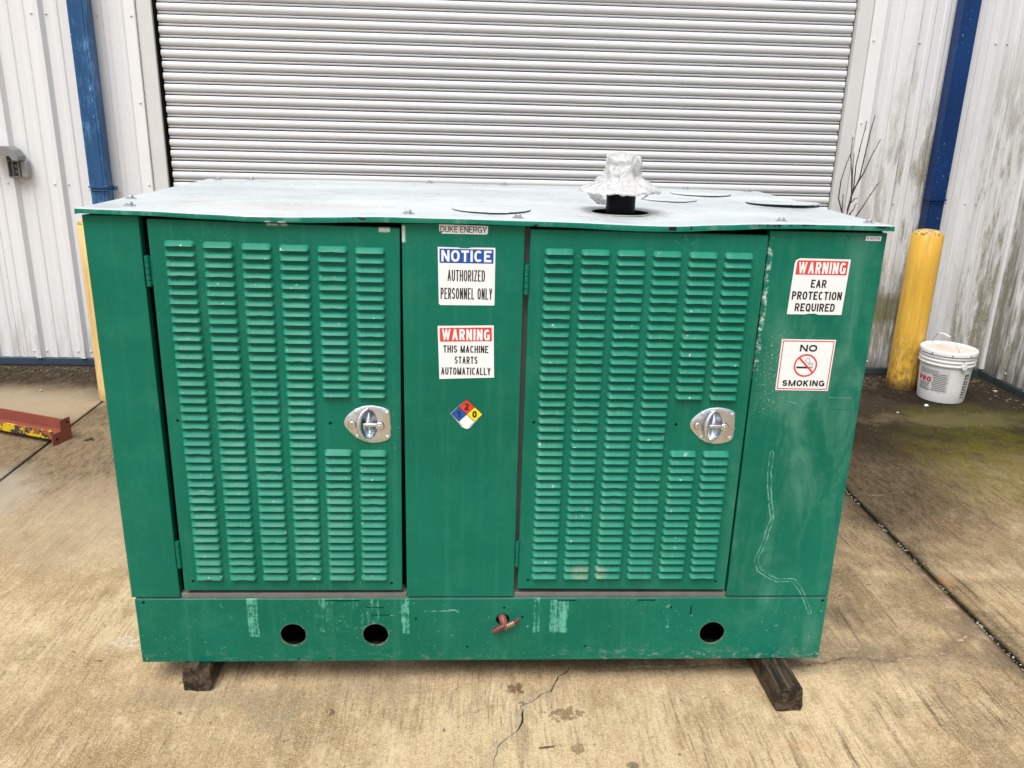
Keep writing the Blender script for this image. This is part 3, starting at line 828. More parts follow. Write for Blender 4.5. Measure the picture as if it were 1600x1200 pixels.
pl.append(sheet("wall_panel", -2.40, 2.75, [-2.2 + 0.305 * k for k in range(16)], DZ + 0.12, TOPZ, front, WALL_L))
obj("base_trim", box(-9.67, -2.12, WY - 0.016, WY + 0.05, 0.0005, 0.052, bev=0.003), NAVY, wh)
obj("base_trim", box(2.50, WX + 0.02, WY - 0.016, WY + 0.05, 0.0005, 0.052, bev=0.003), DKGREEN, wh)
obj("base_trim", box(WX - 0.030, WX + 0.05, -0.16, WY - 0.018, 0.0005, 0.048, bev=0.003), DKGREEN, wh)
obj("eave_trim", box(-9.7, WX + 0.1, WY - 0.05, WY + 0.1, TOPZ, TOPZ + 0.14, bev=0.01), TRIM, wh)
obj("door_jamb", box(-2.188, -2.093, WY - 0.018, WY + 0.20, 0.001, DZ, bev=0.003), JAMB, wh)
obj("door_jamb", box(2.458, 2.552, WY - 0.018, WY + 0.20, 0.001, DZ, bev=0.003), JAMB, wh)
obj("jamb_trim", box(-2.262, -2.190, WY - 0.034, WY + 0.02, 0.052, DZ + .06, bev=0.004), TRIM, wh)
obj("jamb_trim", box(2.554, 2.640, WY - 0.034, WY + 0.02, 0.052, DZ + .06, bev=0.004), TRIM, wh)
obj("header_trim", box(-2.188, 2.552, WY - 0.030, WY + 0.02, DZ + 0.002, DZ + .118, bev=0.004), TRIM, wh)
obj("corner_flashing", box(WX - 0.028, WX + 0.03, WY - 0.030, WY + 0.03, 0.055, TOPZ - .002, bev=0.003), TRIM, wh)
# screws
b = NB()
lathe(b, [(0.0085, 0), (0.0085, 0.0015), (0.0055, 0.002), (0.0052, 0.006), (0.0035, 0.0075), (0, 0.008)], (0, 0, 0), 10)
SCR = mesh_of("screw", b, SCREW, 40)
def screw(loc, parent, side_=False):
    place("screw", SCR, loc, parent, rot=(0, R(-90), 0) if side_ else (R(90), 0, 0))
for z in (2.31, 1.26, 0.10):
    for x in (-2.845, -2.755, -3.15, -3.06, -2.44): 
        screw((x, WY - 0.001, z), pl[0])
    for x in (2.905, 3.205): screw((x, WY - 0.001, z), pl[3])
    for x in (3.425, 3.505, 3.68): screw((x, WY - 0.001, z + 0.01), pl[4])
    for y in (3.33, 3.25, 3.03, 2.94, 2.73, 2.63): screw((WX - 0.001, y, z), pl[5], True)
for z in (2.31, 1.79, 1.27, 0.75, 0.3):
    screw((-2.215, WY - 0.034, z), wh); screw((2.575, WY - 0.034, z), wh)

# roller shutter
rd = root("roller_shutter", (0.18, 3.60, 0), "closed light grey roller shutter of many narrow curved slats", "door")
PIT = 0.0695
prof = [(0.0, 0.006), (0.015, 0.002), (0.02, -0.012), (0.06, -0.0175), (0.16, -0.0215), (0.32, -0.0235), (0.46, -0.0225), (0.56, -0.0195), (0.625, -0.0150), (0.67, -0.0070), (0.70, 0.000), (0.735, 0.004),
        (0.745, -0.0055), (0.77, -0.0100), (0.83, -0.0125), (0.885, -0.0105), (0.92, -0.004), (0.935, 0.006)]
b = NB()
xs = [-2.258 + 4.523 * i / 12 for i in range(13)]
rows = [[b.verts.new((x, h * 1.05, -s * PIT)) for x in xs] for s, h in prof]
for i in range(len(rows) - 1):
    for k in range(len(xs) - 1): b.faces.new((rows[i][k], rows[i + 1][k], rows[i + 1][k + 1], rows[i][k + 1]))
bmesh.ops.recalc_face_normals(b, faces=b.faces)
if sum(f.normal.y for f in b.faces) > 0: bmesh.ops.reverse_faces(b, faces=b.faces)
SLM = mesh_of("slat", b, SLAT, 50)
rnd = random.Random(12)
zt = 2.471 + PIT * 14
k = 0
while zt - k * PIT > 0.05:
    place("slat", SLM, (0.185 + rnd.uniform(-.001, .001), 3.575 + rnd.uniform(-0.001, 0.001), zt - k * PIT), rd, rot=(rnd.uniform(-0.035, 0.035), 0, rnd.uniform(-0.0003, 0.0003)))
    k += 1
obj("bottom_bar", box(-2.07, 2.44, 3.555, 3.60, 0.002, 0.060, bev=0.004), GALV, rd)
obj("guide_rail", box(-2.092, -2.082, 3.535, 3.62, 0.001, 3.44), BLACK, rd)  # black strip: the dark of the gap beside the slats put into colour
obj("guide_rail", box(2.4515, 2.4575, 3.560, 3.62, 0.001, 3.44), GREY, rd)
obj("backing", box(-2.09, 2.455, 3.622, 3.63, 0.001, 3.44), BLACK, rd)

# downspouts
def downspout(x0, x1, yf, yb, mat, label, ridged, zband, seed):
    cx = (x0 + x1) / 2
    r = root("downspout", (cx, (yf + yb) / 2, 0), label, "downspout", "blue downspouts on the warehouse wall")
    n = 9
    out = []
    W = x1 - x0
    fr = []
    if ridged:
        for i in range(n * 2 + 1):
            fr.append((x0 + 0.006 + (W - 0.012) * i / (n * 2), yf + (0.0022 if i % 2 else 0.0)))
    else:
        fr = [(x0 + 0.006, yf), (x0 + W * 0.80, yf), (x0 + W * 0.82, yf + 0.004), (x0 + W * 0.84, yf), (x1 - 0.006, yf)]
    out = fr + [(x1, yf + 0.006), (x1, yb), (x0, yb), (x0, yf + 0.006)]
    b = NB()
    zs = [0.06, zband, zband + 0.003, TOPZ - 0.02]
    rings = []
    for j, z in enumerate(zs):
        s = 0.965 if j < 2 else 1.0
        rings.append([b.verts.new((cx + (x - cx) * s, yb + (y - yb) * s, z)) for x, y in out])
    m = len(out)
    for a, c in zip(rings, rings[1:]):
        for i in range(m): b.faces.new((a[i], a[(i + 1) % m], c[(i + 1) % m], c[i]))
    b.faces.new(rings[0][::-1]); b.faces.new(rings[-1])
    obj("pipe", b, mat, r, smooth=30)
    for dz, hh in ((0.004, 0.006), (-0.012, 0.005), (0.013, 0.006)):
        b = box(x0 - 0.006, x1 + 0.006, yf - 0.006, yb, zband + dz, zband + dz + hh, bev=0.002)
        obj("band", b, mat, r)
    obj("strap", box(x1, x1 + 0.03, yb - 0.012, yb, zband - 0.012, zband + 0.012, bev=0.002), mat, r)
    return r
downspout(-2.570, -2.455, 3.41, 3.505, BLUE_L, "faded blue downspout left of the roller shutter", False, 1.245, 1)
downspout(3.100, 3.213, 3.41, 3.505, BLUE_R, "deep blue downspout right of the shutter, behind the right bollard", True, 1.287, 2)

# weatherproof outlet
ot = root("outlet_box", (-3.06, 3.49, 1.30), "grey weatherproof outlet box with its cover flipped up on the left wall", "outlet")
bo = obj("box", box(-3.100, -3.024, 3.455, 3.528, 1.300, 1.412, bev=0.004), OUTG, ot)
cut(bo, box(-3.092, -3.032, 3.40, 3.505, 1.308, 1.404))
obj("receptacle", box(-3.080, -3.044, 3.492, 3.504, 1.318, 1.394, bev=0.005, seg=2), OUTD, ot)
for z in (1.338, 1.374): obj("socket", box(-3.070, -3.054, 3.489, 3.4918, z - 0.010, z + 0.010, bev=0.002), OUTG, ot)
obj("side_flap", box(-3.022, -2.978, 3.468, 3.520, 1.302, 1.410, bev=0.006, seg=2), simple("outlet_flap", (0.30, 0.30, 0.30), 0.4), ot)
b = NB()
pts = [(-3.20, 1.415), (-3.20, 1.475), (-3.17, 1.500), (-3.055, 1.500), (-3.020, 1.478), (-2.996, 1.440), (-2.996, 1.4135), (-3.03, 1.4135), (-3.045, 1.440), (-3.10, 1.446), (-3.14, 1.444)]
prism(b, pts, 3.395, 3.50)
obj("cover", b, OUTG, ot)
obj("hinge_pin", box(-3.095, -3.0, 3.45, 3.475, 1.4125, 1.438, bev=0.003), OUTD, ot)

# ================================================================== BOLLARDS
def bollard(c, r, h, mat, label):
    t = root("bollard", (c[0], c[1], 0), label, "bollard", "yellow steel bollards by the wall")
    b = NB(); lathe(b, [(r, 0.0005), (r, h * 0.25), (r, h * 0.5), (r, h * 0.75), (r, h - 0.004), (r - 0.003, h)], (c[0], c[1], 0), 40)
    obj("post", b, mat, t, smooth=60)
    rr = random.Random(int(c[0] * 10))
    b = NB(); lathe(b, [(r - 0.0035, h - 0.004), (r - 0.004, h + 0.004), (r * 0.8, h + 0.016), (r * 0.55, h + 0.028), (r * 0.25, h + 0.034), (0, h + 0.036)], (c[0], c[1], 0), 28,
                    jit=lambda a, z: rr.uniform(-0.05, 0.02) if z > h + 0.006 else 0)
    for v in b.verts: v.co.z += rr.uniform(-0.003, 0.003) if v.co.z > h + 0.006 else 0
    obj("cap", b, CAPM, t, smooth=180)
    return t
bollard((-2.315, 2.830), 0.095, 1.095, YEL_L, "pale yellow bollard partly hidden behind the generator's left end")
bollard((3.030, 3.235), 0.103, 1.085, YEL_R, "deep yellow bollard beside the white bucket")

# ================================================================== BUCKET
BC = Vector((3.180, 2.985, 0))
bk = root("bucket", BC, "white plastic bucket with a stained lid and torn label beside the bollard", "bucket")
rb, rl, H = 0.148, 0.168, 0.350
def rad(z): return rb + (rl - rb) * z / H
b = NB()
lathe(b, [(0, 0.004), (rb - 0.012, 0.002), (rb - 0.003, 0.006), (rb, 0.014), (rad(0.10), 0.10), (rad(0.20), 0.20), (rad(0.262), 0.262), (rad(.262) + 0.013, 0.264), (rad(.262) + 0.014, 0.272), (rad(.27) + 0.004, 0.276),
          (rad(.29) + 0.003, 0.290), (rad(.29) + 0.012, 0.292), (rad(.29) + 0.012, 0.298), (rad(.3) + 0.003, 0.302), (rad(.315) + 0.003, 0.316), (rad(.31) + 0.011, 0.318), (rad(.31) + 0.011, 0.326), (rad(.33), 0.330), (rad(.345), 0.345)], BC, 56)
obj("body", b, PLAST, bk, smooth=35)
b = NB()
lathe(b, [(rl + 0.006, 0.334), (rl + 0.012, 0.336), (rl + 0.013, 0.352), (rl + 0.009, 0.3615), (rl - 0.002, 0.364), (rl - 0.012, 0.362), (rl - 0.016, 0.352), (rl - 0.020, 0.350)], BC, 56)
obj("lid_rim", b, PLAST, bk, smooth=35)
b = NB(); lathe(b, [(rl - 0.0195, 0.3495), (rl * 0.6, 0.3505), (0.05, 0.350), (0, 0.350)], BC, 40)
obj("lid", b, LIDM, bk, smooth=60)
b = NB()
ax = R(276)
cx, cy = math.cos(ax), math.sin(ax)
pts = []
for (f_, h_) in ((1.0, 0.0), (0.97, 0.03), (0.80, 0.085), (0.58, 0.135), (0.42, 0.162), (0.30, 0.170), (0.0, 0.176), (-0.30, 0.170), (-0.42, 0.162), (-0.60, 0.130), (-0.82, 0.08), (-0.97, 0.03), (-1.0, 0.0)):
    u = f_ * (rl + 0.018)
    pts.append((BC.x + u * cx - h_ * 0.22, BC.y + u * cy + 0.10 * h_, 0.272 + h_))
tube(b, pts, 0.0017, 6)
obj("handle", b, WIRE, bk, smooth=60)
b = NB(); tube(b, pts[5:8], [0.0065, 0.0075, 0.0065], 10); obj("grip", b, PLAST, bk, smooth=60)
for s in (1, -1):
    b = NB(); cxx = BC.x + s * (rl + 0.006) * cx; cyy = BC.y + s * (rl + 0.006) * cy
    lathe(b, [(0, -.004), (0.020, -0.004), (0.020, 0.012), (0, 0.014)], (0, 0, 0), 14)
    me = mesh_of("handle_ear", b, PLAST, 40)
    place("handle_ear", me, (cxx, cyy, 0.272), bk, rot=(0, R(90), ax if s > 0 else ax + math.pi))
for a in range(0, 360, 40):
    aa = R(a + 8); r_ = rl + 0.0135
    b = NB(); bx(b, -0.0015, 0.0015, -0.003, 0.003, -0.006, 0.006)
    place("lid_tab", mesh_of("lid_tab", b, GREY), (BC.x + r_ * math.cos(aa), BC.y + r_ * math.sin(aa), 0.344), bk, rot=(0, 0, aa))
def on_bucket(a_deg, z, lift):
    a = R(a_deg); r_ = rad(z) + lift
    return (BC.x + r_ * math.cos(a), BC.y + r_ * math.sin(a), z)
def bpatch(name, a0, a1, z0, z1, lift, mat, parent, tear=None):
    b = NB(); n = max(2, int(abs(a1 - a0) / 4))
    rr = random.Random(int(a0 * 7 + z0 * 1000))
    top = [b.verts.new(on_bucket(a0 + (a1 - a0) * i / n, z1, lift)) for i in range(n + 1)]
    bot = [b.verts.new(on_bucket(a0 + (a1 - a0) * i / n, z0 + (rr.uniform(0, tear) if tear else 0), lift)) for i in range(n + 1)]
    for i in range(n): b.faces.new((bot[i], bot[i + 1], top[i + 1], top[i]))
    return obj(name, b, mat, parent, smooth=180)
LB = bpatch("paper_label", 176, 252, 0.075, 0.232, 0.0012, simple("label_paper", (0.58, 0.58, 0.58), 0.5, vs=60), bk, 0.02)
bpatch("print_band", 178, 226, 0.196, 0.228, 0.0024, LABELG, LB)
for i in range(10):
    z = 0.088 + i * 0.0125
    bpatch("print_line", 214 + (i * 3) % 4, 249 - (i * 3) % 5, z, z + 0.0055, 0.0022, INKG, LB)
for i in range(4):
    z = 0.084 + i * 0.013
    bpatch("print_line", 180, 210 - (i * 5) % 7, z, z + 0.006, 0.0022, INKG, LB)
bpatch("print_strip", 289, 304, 0.045, 0.215, 0.0015, INKG, bk)
for i in range(8): bpatch("print_mark", 291 + (i % 2) * 3, 302 - (i % 3) * 2, 0.055 + i * 0.019, 0.063 + i * 0.019, 0.0026, PLAST, bk)

# ================================================================== FLAKED BEAM (left edge)
u = Vector((-0.930, 0.3676, 0)); nn = Vector((0.3676, 0.930, 0)); o0 = Vector((-2.315, 2.005, 0))
bmr = root("steel_beam", o0, "short red steel beam with flaking yellow paint on the left slab", "beam")
def oriented(bm, u0, u1, n0, n1, z0, z1, mi=0, bev=0.001):
    t = NB(); bx(t, u0, u1, n0, n1, z0, z1, bev=bev, mi=mi)
    for v in t.verts: v.co = o0 + u * v.co.x + nn * v.co.y + Vector((0, 0, v.co.z))
    bmesh.ops.reverse_faces(t, faces=t.faces)
    me = D.meshes.new("x"); t.to_mesh(me); t.free(); bm.from_mesh(me); D.meshes.remove(me)
    return bm
obj("front_flange", oriented(NB(), 0.012, 1.3, 0.010, 0.018, 0.030, 0.080), FLAKED, bmr)
obj("web", oriented(NB(), 0.012, 1.3, 0.0185, 0.0995, 0.048, 0.055), RED, bmr)
obj("back_flange", oriented(NB(), 0.010, 1.3, 0.100, 0.108, 0.030, 0.117), RED, bmr)
ep = obj("end_plate", oriented(NB(), -0.001, 0.007, -0.004, 0.056, 0.001, 0.066), RED, bmr)
ep2 = obj("end_plate", oriented(NB(), -0.001, 0.007, 0.0565, 0.126, 0.001, 0.128), RED, bmr)
for (n_, z_) in ((0.026, 0.030), (0.104, 0.104)):
    b = NB(); p = o0 + nn * n_ + Vector((0, 0, z_)); tube(b, [p - u * 0.0016, p + u * 0.003], 0.007, 14); obj("bolt_hole", b, BLACK, bmr, smooth=50)

# ================================================================== WEED
wd = root("dry_weed", (2.50, 3.36, 0), "bare leafless weed standing behind the generator's right end", "plant")
b = NB(); tube(b, [(2.49, 3.38, 0), (2.47, 3.36, 0.5), (2.50, 3.35, 0.95), (2.525, 3.35, 1.20)], [0.010, 0.008, 0.006, 0.005], 7); obj("stem", b, STEM, wd, smooth=60)
rnd = random.Random(21)
BR = [[(2.53, 1.19), (2.545, 1.30), (2.52, 1.45), (2.49, 1.58), (2.482, 1.70)], [(2.53, 1.22), (2.55, 1.36), (2.54, 1.52), (2.55, 1.66), (2.565, 1.80)], [(2.54, 1.30), (2.58, 1.44), (2.59, 1.60), (2.603, 1.78), (2.612, 1.84)],
      [(2.545, 1.34), (2.60, 1.47), (2.63, 1.58), (2.668, 1.69)], [(2.51, 1.17), (2.455, 1.30), (2.452, 1.42), (2.470, 1.53), (2.49, 1.60)], [(2.58, 1.15), (2.64, 1.25), (2.68, 1.32), (2.735, 1.41)],
      [(2.535, 1.26), (2.57, 1.30), (2.59, 1.305)], [(2.50, 1.17), (2.49, 1.26), (2.482, 1.33)], [(2.54, 1.18), (2.58, 1.23), (2.595, 1.27)], [(2.545, 1.33), (2.525, 1.50), (2.52, 1.60)]]
for br in BR:
    b = NB()
    off = rnd.uniform(-0.05, 0.05)
    n = len(br)
    pts = [Vector((x - 0.03, 3.35 + off * i / n, z)) for i, (x, z) in enumerate(br)]
    tube(b, pts, [0.0052 * (1 - 0.75 * i / (n - 1)) for i in range(n)], 5)
    for i in range(n - 1):
        k = int((pts[i + 1] - pts[i]).length / 0.0035)
        for j in range(k):
            p = pts[i].lerp(pts[i + 1], j / k)
            a = rnd.uniform(0, 6.28); l = rnd.uniform(0.006, 0.018)
            d = Vector((math.cos(a) * 0.7, math.sin(a) * 0.7, rnd.uniform(0.3, 0.9))) * l
            w = Vector((-math.sin(a), math.cos(a), 0.2)) * 0.0034
            f = [b.verts.new(p - w), b.verts.new(p + d), b.verts.new(p + w)]
            b.faces.new(f)
    obj("branch", b, STEM, wd)

# ================================================================== TIMBERS
def timber(x0, x1, yf, yb, yaw, label, seed):
    rr = random.Random(seed); b = NB()
    n = 26
    rings = []
    sec = [(0, 0), (1, 0), (1, 1), (0, 1)]
    w, h = x1 - x0, 0.0885
    base = []
    for i in range(4):
        a, c = sec[i], sec[(i + 1) % 4]
        for k in range(4):
            base.append((a[0] + (c[0] - a[0]) * k / 4, a[1] + (c[1] - a[1]) * k / 4))
    jt = [(rr.uniform(-.003, .003), rr.uniform(-.003, .003)) for _ in base]
    for j in range(n + 1):
        y = yf + (yb - yf) * j / n
        ring = []
        for i, (s, t_) in enumerate(base):
            x = x0 + w * s + jt[i][0] * 0.7 + rr.uniform(-.0012, .0012); z = h * t_ + jt[i][1] * 0.4
            if (s in (0, 1)) and (t_ in (0, 1)):
                x += (0.5 - s) * 0.007; z += (0.5 - t_) * 0.007 * (1 if t_ else 0.2)
            if t_ >= 0.99: z = min(z, h)
            z = max(z, 0.0005)
            ring.append(b.verts.new((x + (y - yf) * math.tan(yaw), y + (rr.uniform(-.003, .003) if j in (0,) else 0), z)))
        rings.append(ring)
    m = len(base)
    for a, c in zip(rings, rings[1:]):
        for i in range(m): b.faces.new((a[i], c[i], c[(i + 1) % m], a[(i + 1) % m]))
    b.faces.new(rings[0]); b.faces.new(rings[-1][::-1])
    bmesh.ops.recalc_face_normals(b, faces=b.faces)
    o = obj("timber", b, TIMBER, smooth=40)
    return props(o, label, "timber", "timber bearers under the generator")
timber(-0.963, -0.875, -0.030, 1.12, 0.0, "dark timber bearer under the generator's left end, barely poking out", 3)
timber(0.912, 0.998, -0.150, 1.12, -0.03, "weathered timber bearer jutting out under the generator's right end", 8)

# ================================================================== GENERATOR
GN = root("generator", (0, 0.55, 0.089), "large green generator enclosure with two louvred doors", "generator")
ZS = 0.318
# skid
sk = obj("skid_front", box(-1.0912, 1.0997, -0.003, 0.004, 0.0895, ZS, bev=0.0015), GREEN, GN)
c = NB()
for x, z, r in ((-0.613, 0.188, 0.0400), (-0.354, 0.187, 0.0400), (0.733, 0.188, 0.0410), (0.050, 0.242, 0.0215)): cyl_y(c, x, z, r, -0.05, 0.05, 32)
for x, z in ((-1.065, 0.306), (-1.079, 0.099), (1.084, 0.307), (1.083, 0.103)): cyl_y(c, x, z, 0.0052, -0.05, 0.05, 12)
for x, z in ((-0.225, 0.245), (-0.062, 0.140), (0.32, 0.140), (0.590, 0.284), (0.054, 0.284), (0.113, 0.250), (-0.50, 0.100), (-0.60, 0.0985)): cyl_y(c, x, z, 0.0045, -0.05, 0.05, 12)
for x0, x1, z0, z1 in ((-0.510, -0.401, 0.3080, 0.3135), (-0.382, -0.326, 0.2842, 0.2885), (-0.366, -0.306, 0.2568, 0.2610), (0.225, 0.282, 0.3075, 0.3130), (0.478, 0.538, 0.3075, 0.3130), (0.6535, 0.6575, 0.256, 0.290)):
    bx(c, x0, x1, -0.05, 0.05, z0, z1)
cut(sk, c)
fl = obj("skid_flange", box(-1.0912, 1.0997, 0.0042, 0.14, ZS - 0.0045, ZS - 0.0005, bev=0.001), LEDGE, GN)
obj("skid_side", box(-1.0912, -1.0862, 0.0042, 1.098, 0.0895, ZS - 0.005), GREEN, GN)
obj("skid_side", box(1.0947, 1.0997, 0.0042, 1.098, 0.0895, ZS - 0.005), GREEN, GN)
obj("skid_back", box(-1.0912, 1.0997, 1.0985, 1.104, 0.0895, ZS), GREEN, GN)
obj("skid_floor", box(-1.085, 1.093, 0.10, 1.09, 0.0895, 0.0935), BLACK, GN)
obj("skid_rail", box(-1.05, 1.06, 0.20, 0.24, 0.094, 0.185), BLACKP, GN)
obj("skid_channel", box(-0.45, 0.20, 0.10, 0.13, 0.192, 0.212), GREEN, GN)
b = NB(); tube(b, [(-0.36, 0.05, 0.203), (-0.30, 0.05, 0.203)], 0.003, 6); obj("conduit", b, GREY, GN, smooth=60)
# body
PT, PB = 1.4865, 0.3235
def panel(name, x0, x1, z0, z1, depth=0.03, y=0.0):
    b = NB(); bx(b, x0, x1, y, y + 0.0035, z0, z1, bev=0.0014)
    for (a, c_) in ((x0 + 0.0002, x0 + 0.003), (x1 - 0.003, x1 - 0.0002)): bx(b, a, c_, y + 0.0036, y + depth, z0 + .001, z1 - .001)
    return obj(name, b, GREEN, GN)
cp = panel("corner_panel", -1.1, -0.953, PB, PT + 0.004)
mp = panel("centre_panel", -0.253, 0.083, PB, PT)
rp = panel("corner_panel", 0.7665, 1.1, PB, PT)
obj("end_wall", box(-1.1, -1.0965, 0.0305, 1.10, PB, PT + 0.002), GREEN, GN)
obj("end_wall", box(1.0965, 1.1, 0.0305, 1.10, PB, PT + 0.002), GREEN, GN)
obj("back_wall_panel", box(-1.096, 1.096, 1.096, 1.10, PB, PT + 0.002), GREEN, GN)
obj("inner_box", box(-1.08, 1.08, 0.075, 1.08, 0.325, 1.38), BLACK, GN)  # black filler box, painting the unlit interior
obj("hinge_post", box(0.072, 0.100, 0.032, 0.060, 0.325, 1.478), GREY, GN)
obj("gap_black_strip", box(-0.262, -0.235, 0.035, 0.060, 0.325, 1.47), BLACK, GN)  # black strips behind the door gaps, their darkness put into colour
obj("gap_black_strip", box(-0.965, -0.935, 0.050, 0.070, 0.325, 1.478), BLACK, GN)
obj("sill", box(-0.952, -0.254, 0.006, 0.058, ZS - 0.0003, ZS + 0.016, bev=0.002), LEDGE, GN)
obj("sill", box(0.084, 0.7655, 0.006, 0.058, ZS - 0.0003, ZS + 0.016, bev=0.002), LEDGE, GN)

# doors: slightly racked quadrilaterals, folded edges
def door(pts, holes, ell, label=None):
    b = NB()
    prism(b, pts, -0.002, 0.024)
    bmesh.ops.bevel(b, geom=[e for e in b.edges], offset=0.0014, segments=2, affect='EDGES')
    o = obj("door", b, GREEN, GN, smooth=40)
    c = NB()
    for x, z in holes: cyl_y(c, x, z, 0.0048, -0.05, 0.05, 12)
    cyl_y(c, ell[0], ell[1], 0.0265, -0.05, 0.05, 36, 0.048)
    cut(o, c)
    return o
DL = door([(-0.931, 1.4835), (-0.2585, 1.4725), (-0.2675, 0.348), (-0.9365, 0.349)], [(-0.904, 0.909), (-0.908, 0.381), (-0.300, 0.373), (-0.468, 0.905)], (-0.3505, 0.903))
DR = door([(0.0985, 1.4770), (0.7625, 1.4735), (0.7575, 0.348), (0.094, 0.353)], [(0.127, 0.913), (0.127, 0.384), (0.726, 0.378), (0.551, 0.910)], (0.668, 0.9075))
obj("latch_cavity", box(-0.40, -0.30, 0.026, 0.031, 0.84, 0.97), BLACK, GN)
obj("latch_cavity", box(0.62, 0.72, 0.026, 0.031, 0.84, 0.97), BLACK, GN)

# louvres: pressed hoods, open below
def louvre_mesh(seed):
    rr = random.Random(seed)
    b = NB()
    W, Hh, dep = 0.0412, 0.0150, 0.0142
    us = [-1, -0.97, -0.93, -0.88, -0.83, -0.5, 0, 0.5, 0.83, 0.88, 0.93, 0.97, 1]
    vs = [0, 0.12, 0.30, 0.55, 0.80, 0.95, 1.0]
    dent = rr.choice((0, 0, 0, 1)) * rr.uniform(0.0006, 0.0016); dc = rr.uniform(-.6, .6)
    grid = []
    for v in vs:
        row = []
        for u_ in us:
            e = min(1.0, (1 - abs(u_)) / 0.17)
            fx = math.sin(e * math.pi / 2) ** 0.8
            g_ = 0.75 * v + 0.25 * math.sin(v * math.pi / 2)
            d = dep * fx * g_
            d -= dent * math.exp(-((u_ - dc) / 0.25) ** 2) * v
            z = Hh * 0.5 - Hh * v
            # ends tuck in at the top
            z -= (1 - e) * Hh * 0.34 * (1 - v)
            z += (1 - fx) * Hh * 0.10 * v + (dent * 0.8 * math.exp(-((u_ - dc) / 0.25) ** 2) * v)
            row.append(b.verts.new((W * u_, -d - 0.0002, z)))
        grid.append(row)
    for i in range(len(vs) - 1):
        for k in range(len(us) - 1):
            b.faces.new((grid[i][k], grid[i + 1][k], grid[i + 1][k + 1], grid[i][k + 1]))
    # turned lip; black faces paint the shade of the open underside
    lip = [b.verts.new((v.co.x * 0.997, v.co.y + 0.0012, v.co.z + 0.0004)) for v in grid[-1]]
    back = [b.verts.new((v.co.x * 0.995, 0.0015, v.co.z + 0.0012)) for v in grid[-1]]
    for k in range(len(us) - 1):
        b.faces.new((grid[-1][k], lip[k], lip[k + 1], grid[-1][k + 1]))
        f = b.faces.new((lip[k], back[k], back[k + 1], lip[k + 1])); f.material_index = 1
    return mesh_of("louver", b, [GREENL, BLACK], 55)
LV = [louvre_mesh(i) for i in range(6)]
rnd = random.Random(2)
def louvre_spots(x0, x1, xb0, xb1, z0, z1, dz):
    out = []
    for c_ in range(6):
        for r_ in range(40):
            if c_ >= 4 and 17 <= r_ < 23: continue
            f = r_ / 39; xt = x0 + (x1 - x0) * c_ / 5; xbm = xb0 + (xb1 - xb0) * c_ / 5
            out.append((xt + (xbm - xt) * f, z0 + (z1 - z0) * f + dz * c_ / 5 * (1 - f), c_, r_))
    return out
SL = louvre_spots(-0.8500, -0.3400, -0.8545, -0.3510, 1.4205, 0.4005, -0.009)
SR = louvre_spots(0.1800, 0.6840, 0.1765, 0.6775, 1.4190, 0.4035, -0.002)
cnt = {DL.name: 0, DR.name: 0}
rest = NB()
for dr, spots in ((DL, SL), (DR, SR)):
    for (x, z, c_, r_) in sorted(spots, key=lambda s: s[3]):
        me = rnd.choice(LV); rot = (rnd.uniform(-0.06, 0.06), rnd.uniform(-0.006, 0.006), 0)
        loc = Vector((x + rnd.uniform(-.0006, .0006), -0.002, z + rnd.uniform(-.0004, .0004)))
        if cnt[dr.name] < 150:
            place("louver", me, loc, dr, rot=rot); cnt[dr.name] += 1
        else:
            tmp = NB(); tmp.from_mesh(me); tmp.transform(Matrix.Translation(loc) @ Euler(rot).to_matrix().to_4x4())
            m2 = D.meshes.new("x"); tmp.to_mesh(m2); tmp.free(); rest.from_mesh(m2); D.meshes.remove(m2)
lo = obj("lower_louvers", rest, [GREENL, BLACK], GN, smooth=55)
lo["kind"] = "stuff"

# hinges
def hinge(x, z0, z1, w=0.013):
    b = NB()
    n = 5; h = (z1 - z0) / n
    for i in range(n):
        tube(b, [(x, -0.004, z0 + i * h + 0.0008), (x, -0.004, z0 + (i + 1) * h - 0.0008)], w * 0.5, 10)
    bx(b, x - 0.004, x + w * 1.1, 0.0, 0.003, z0 + .002, z1 - .002)
    return obj("hinge", b, GREEN, GN, smooth=40)
hinge(-0.941, 1.301, 1.386); hinge(-0.9425, 0.430, 0.520)
hinge(0.0915, 1.296, 1.382); hinge(0.0895, 0.434, 0.521, 0.011)

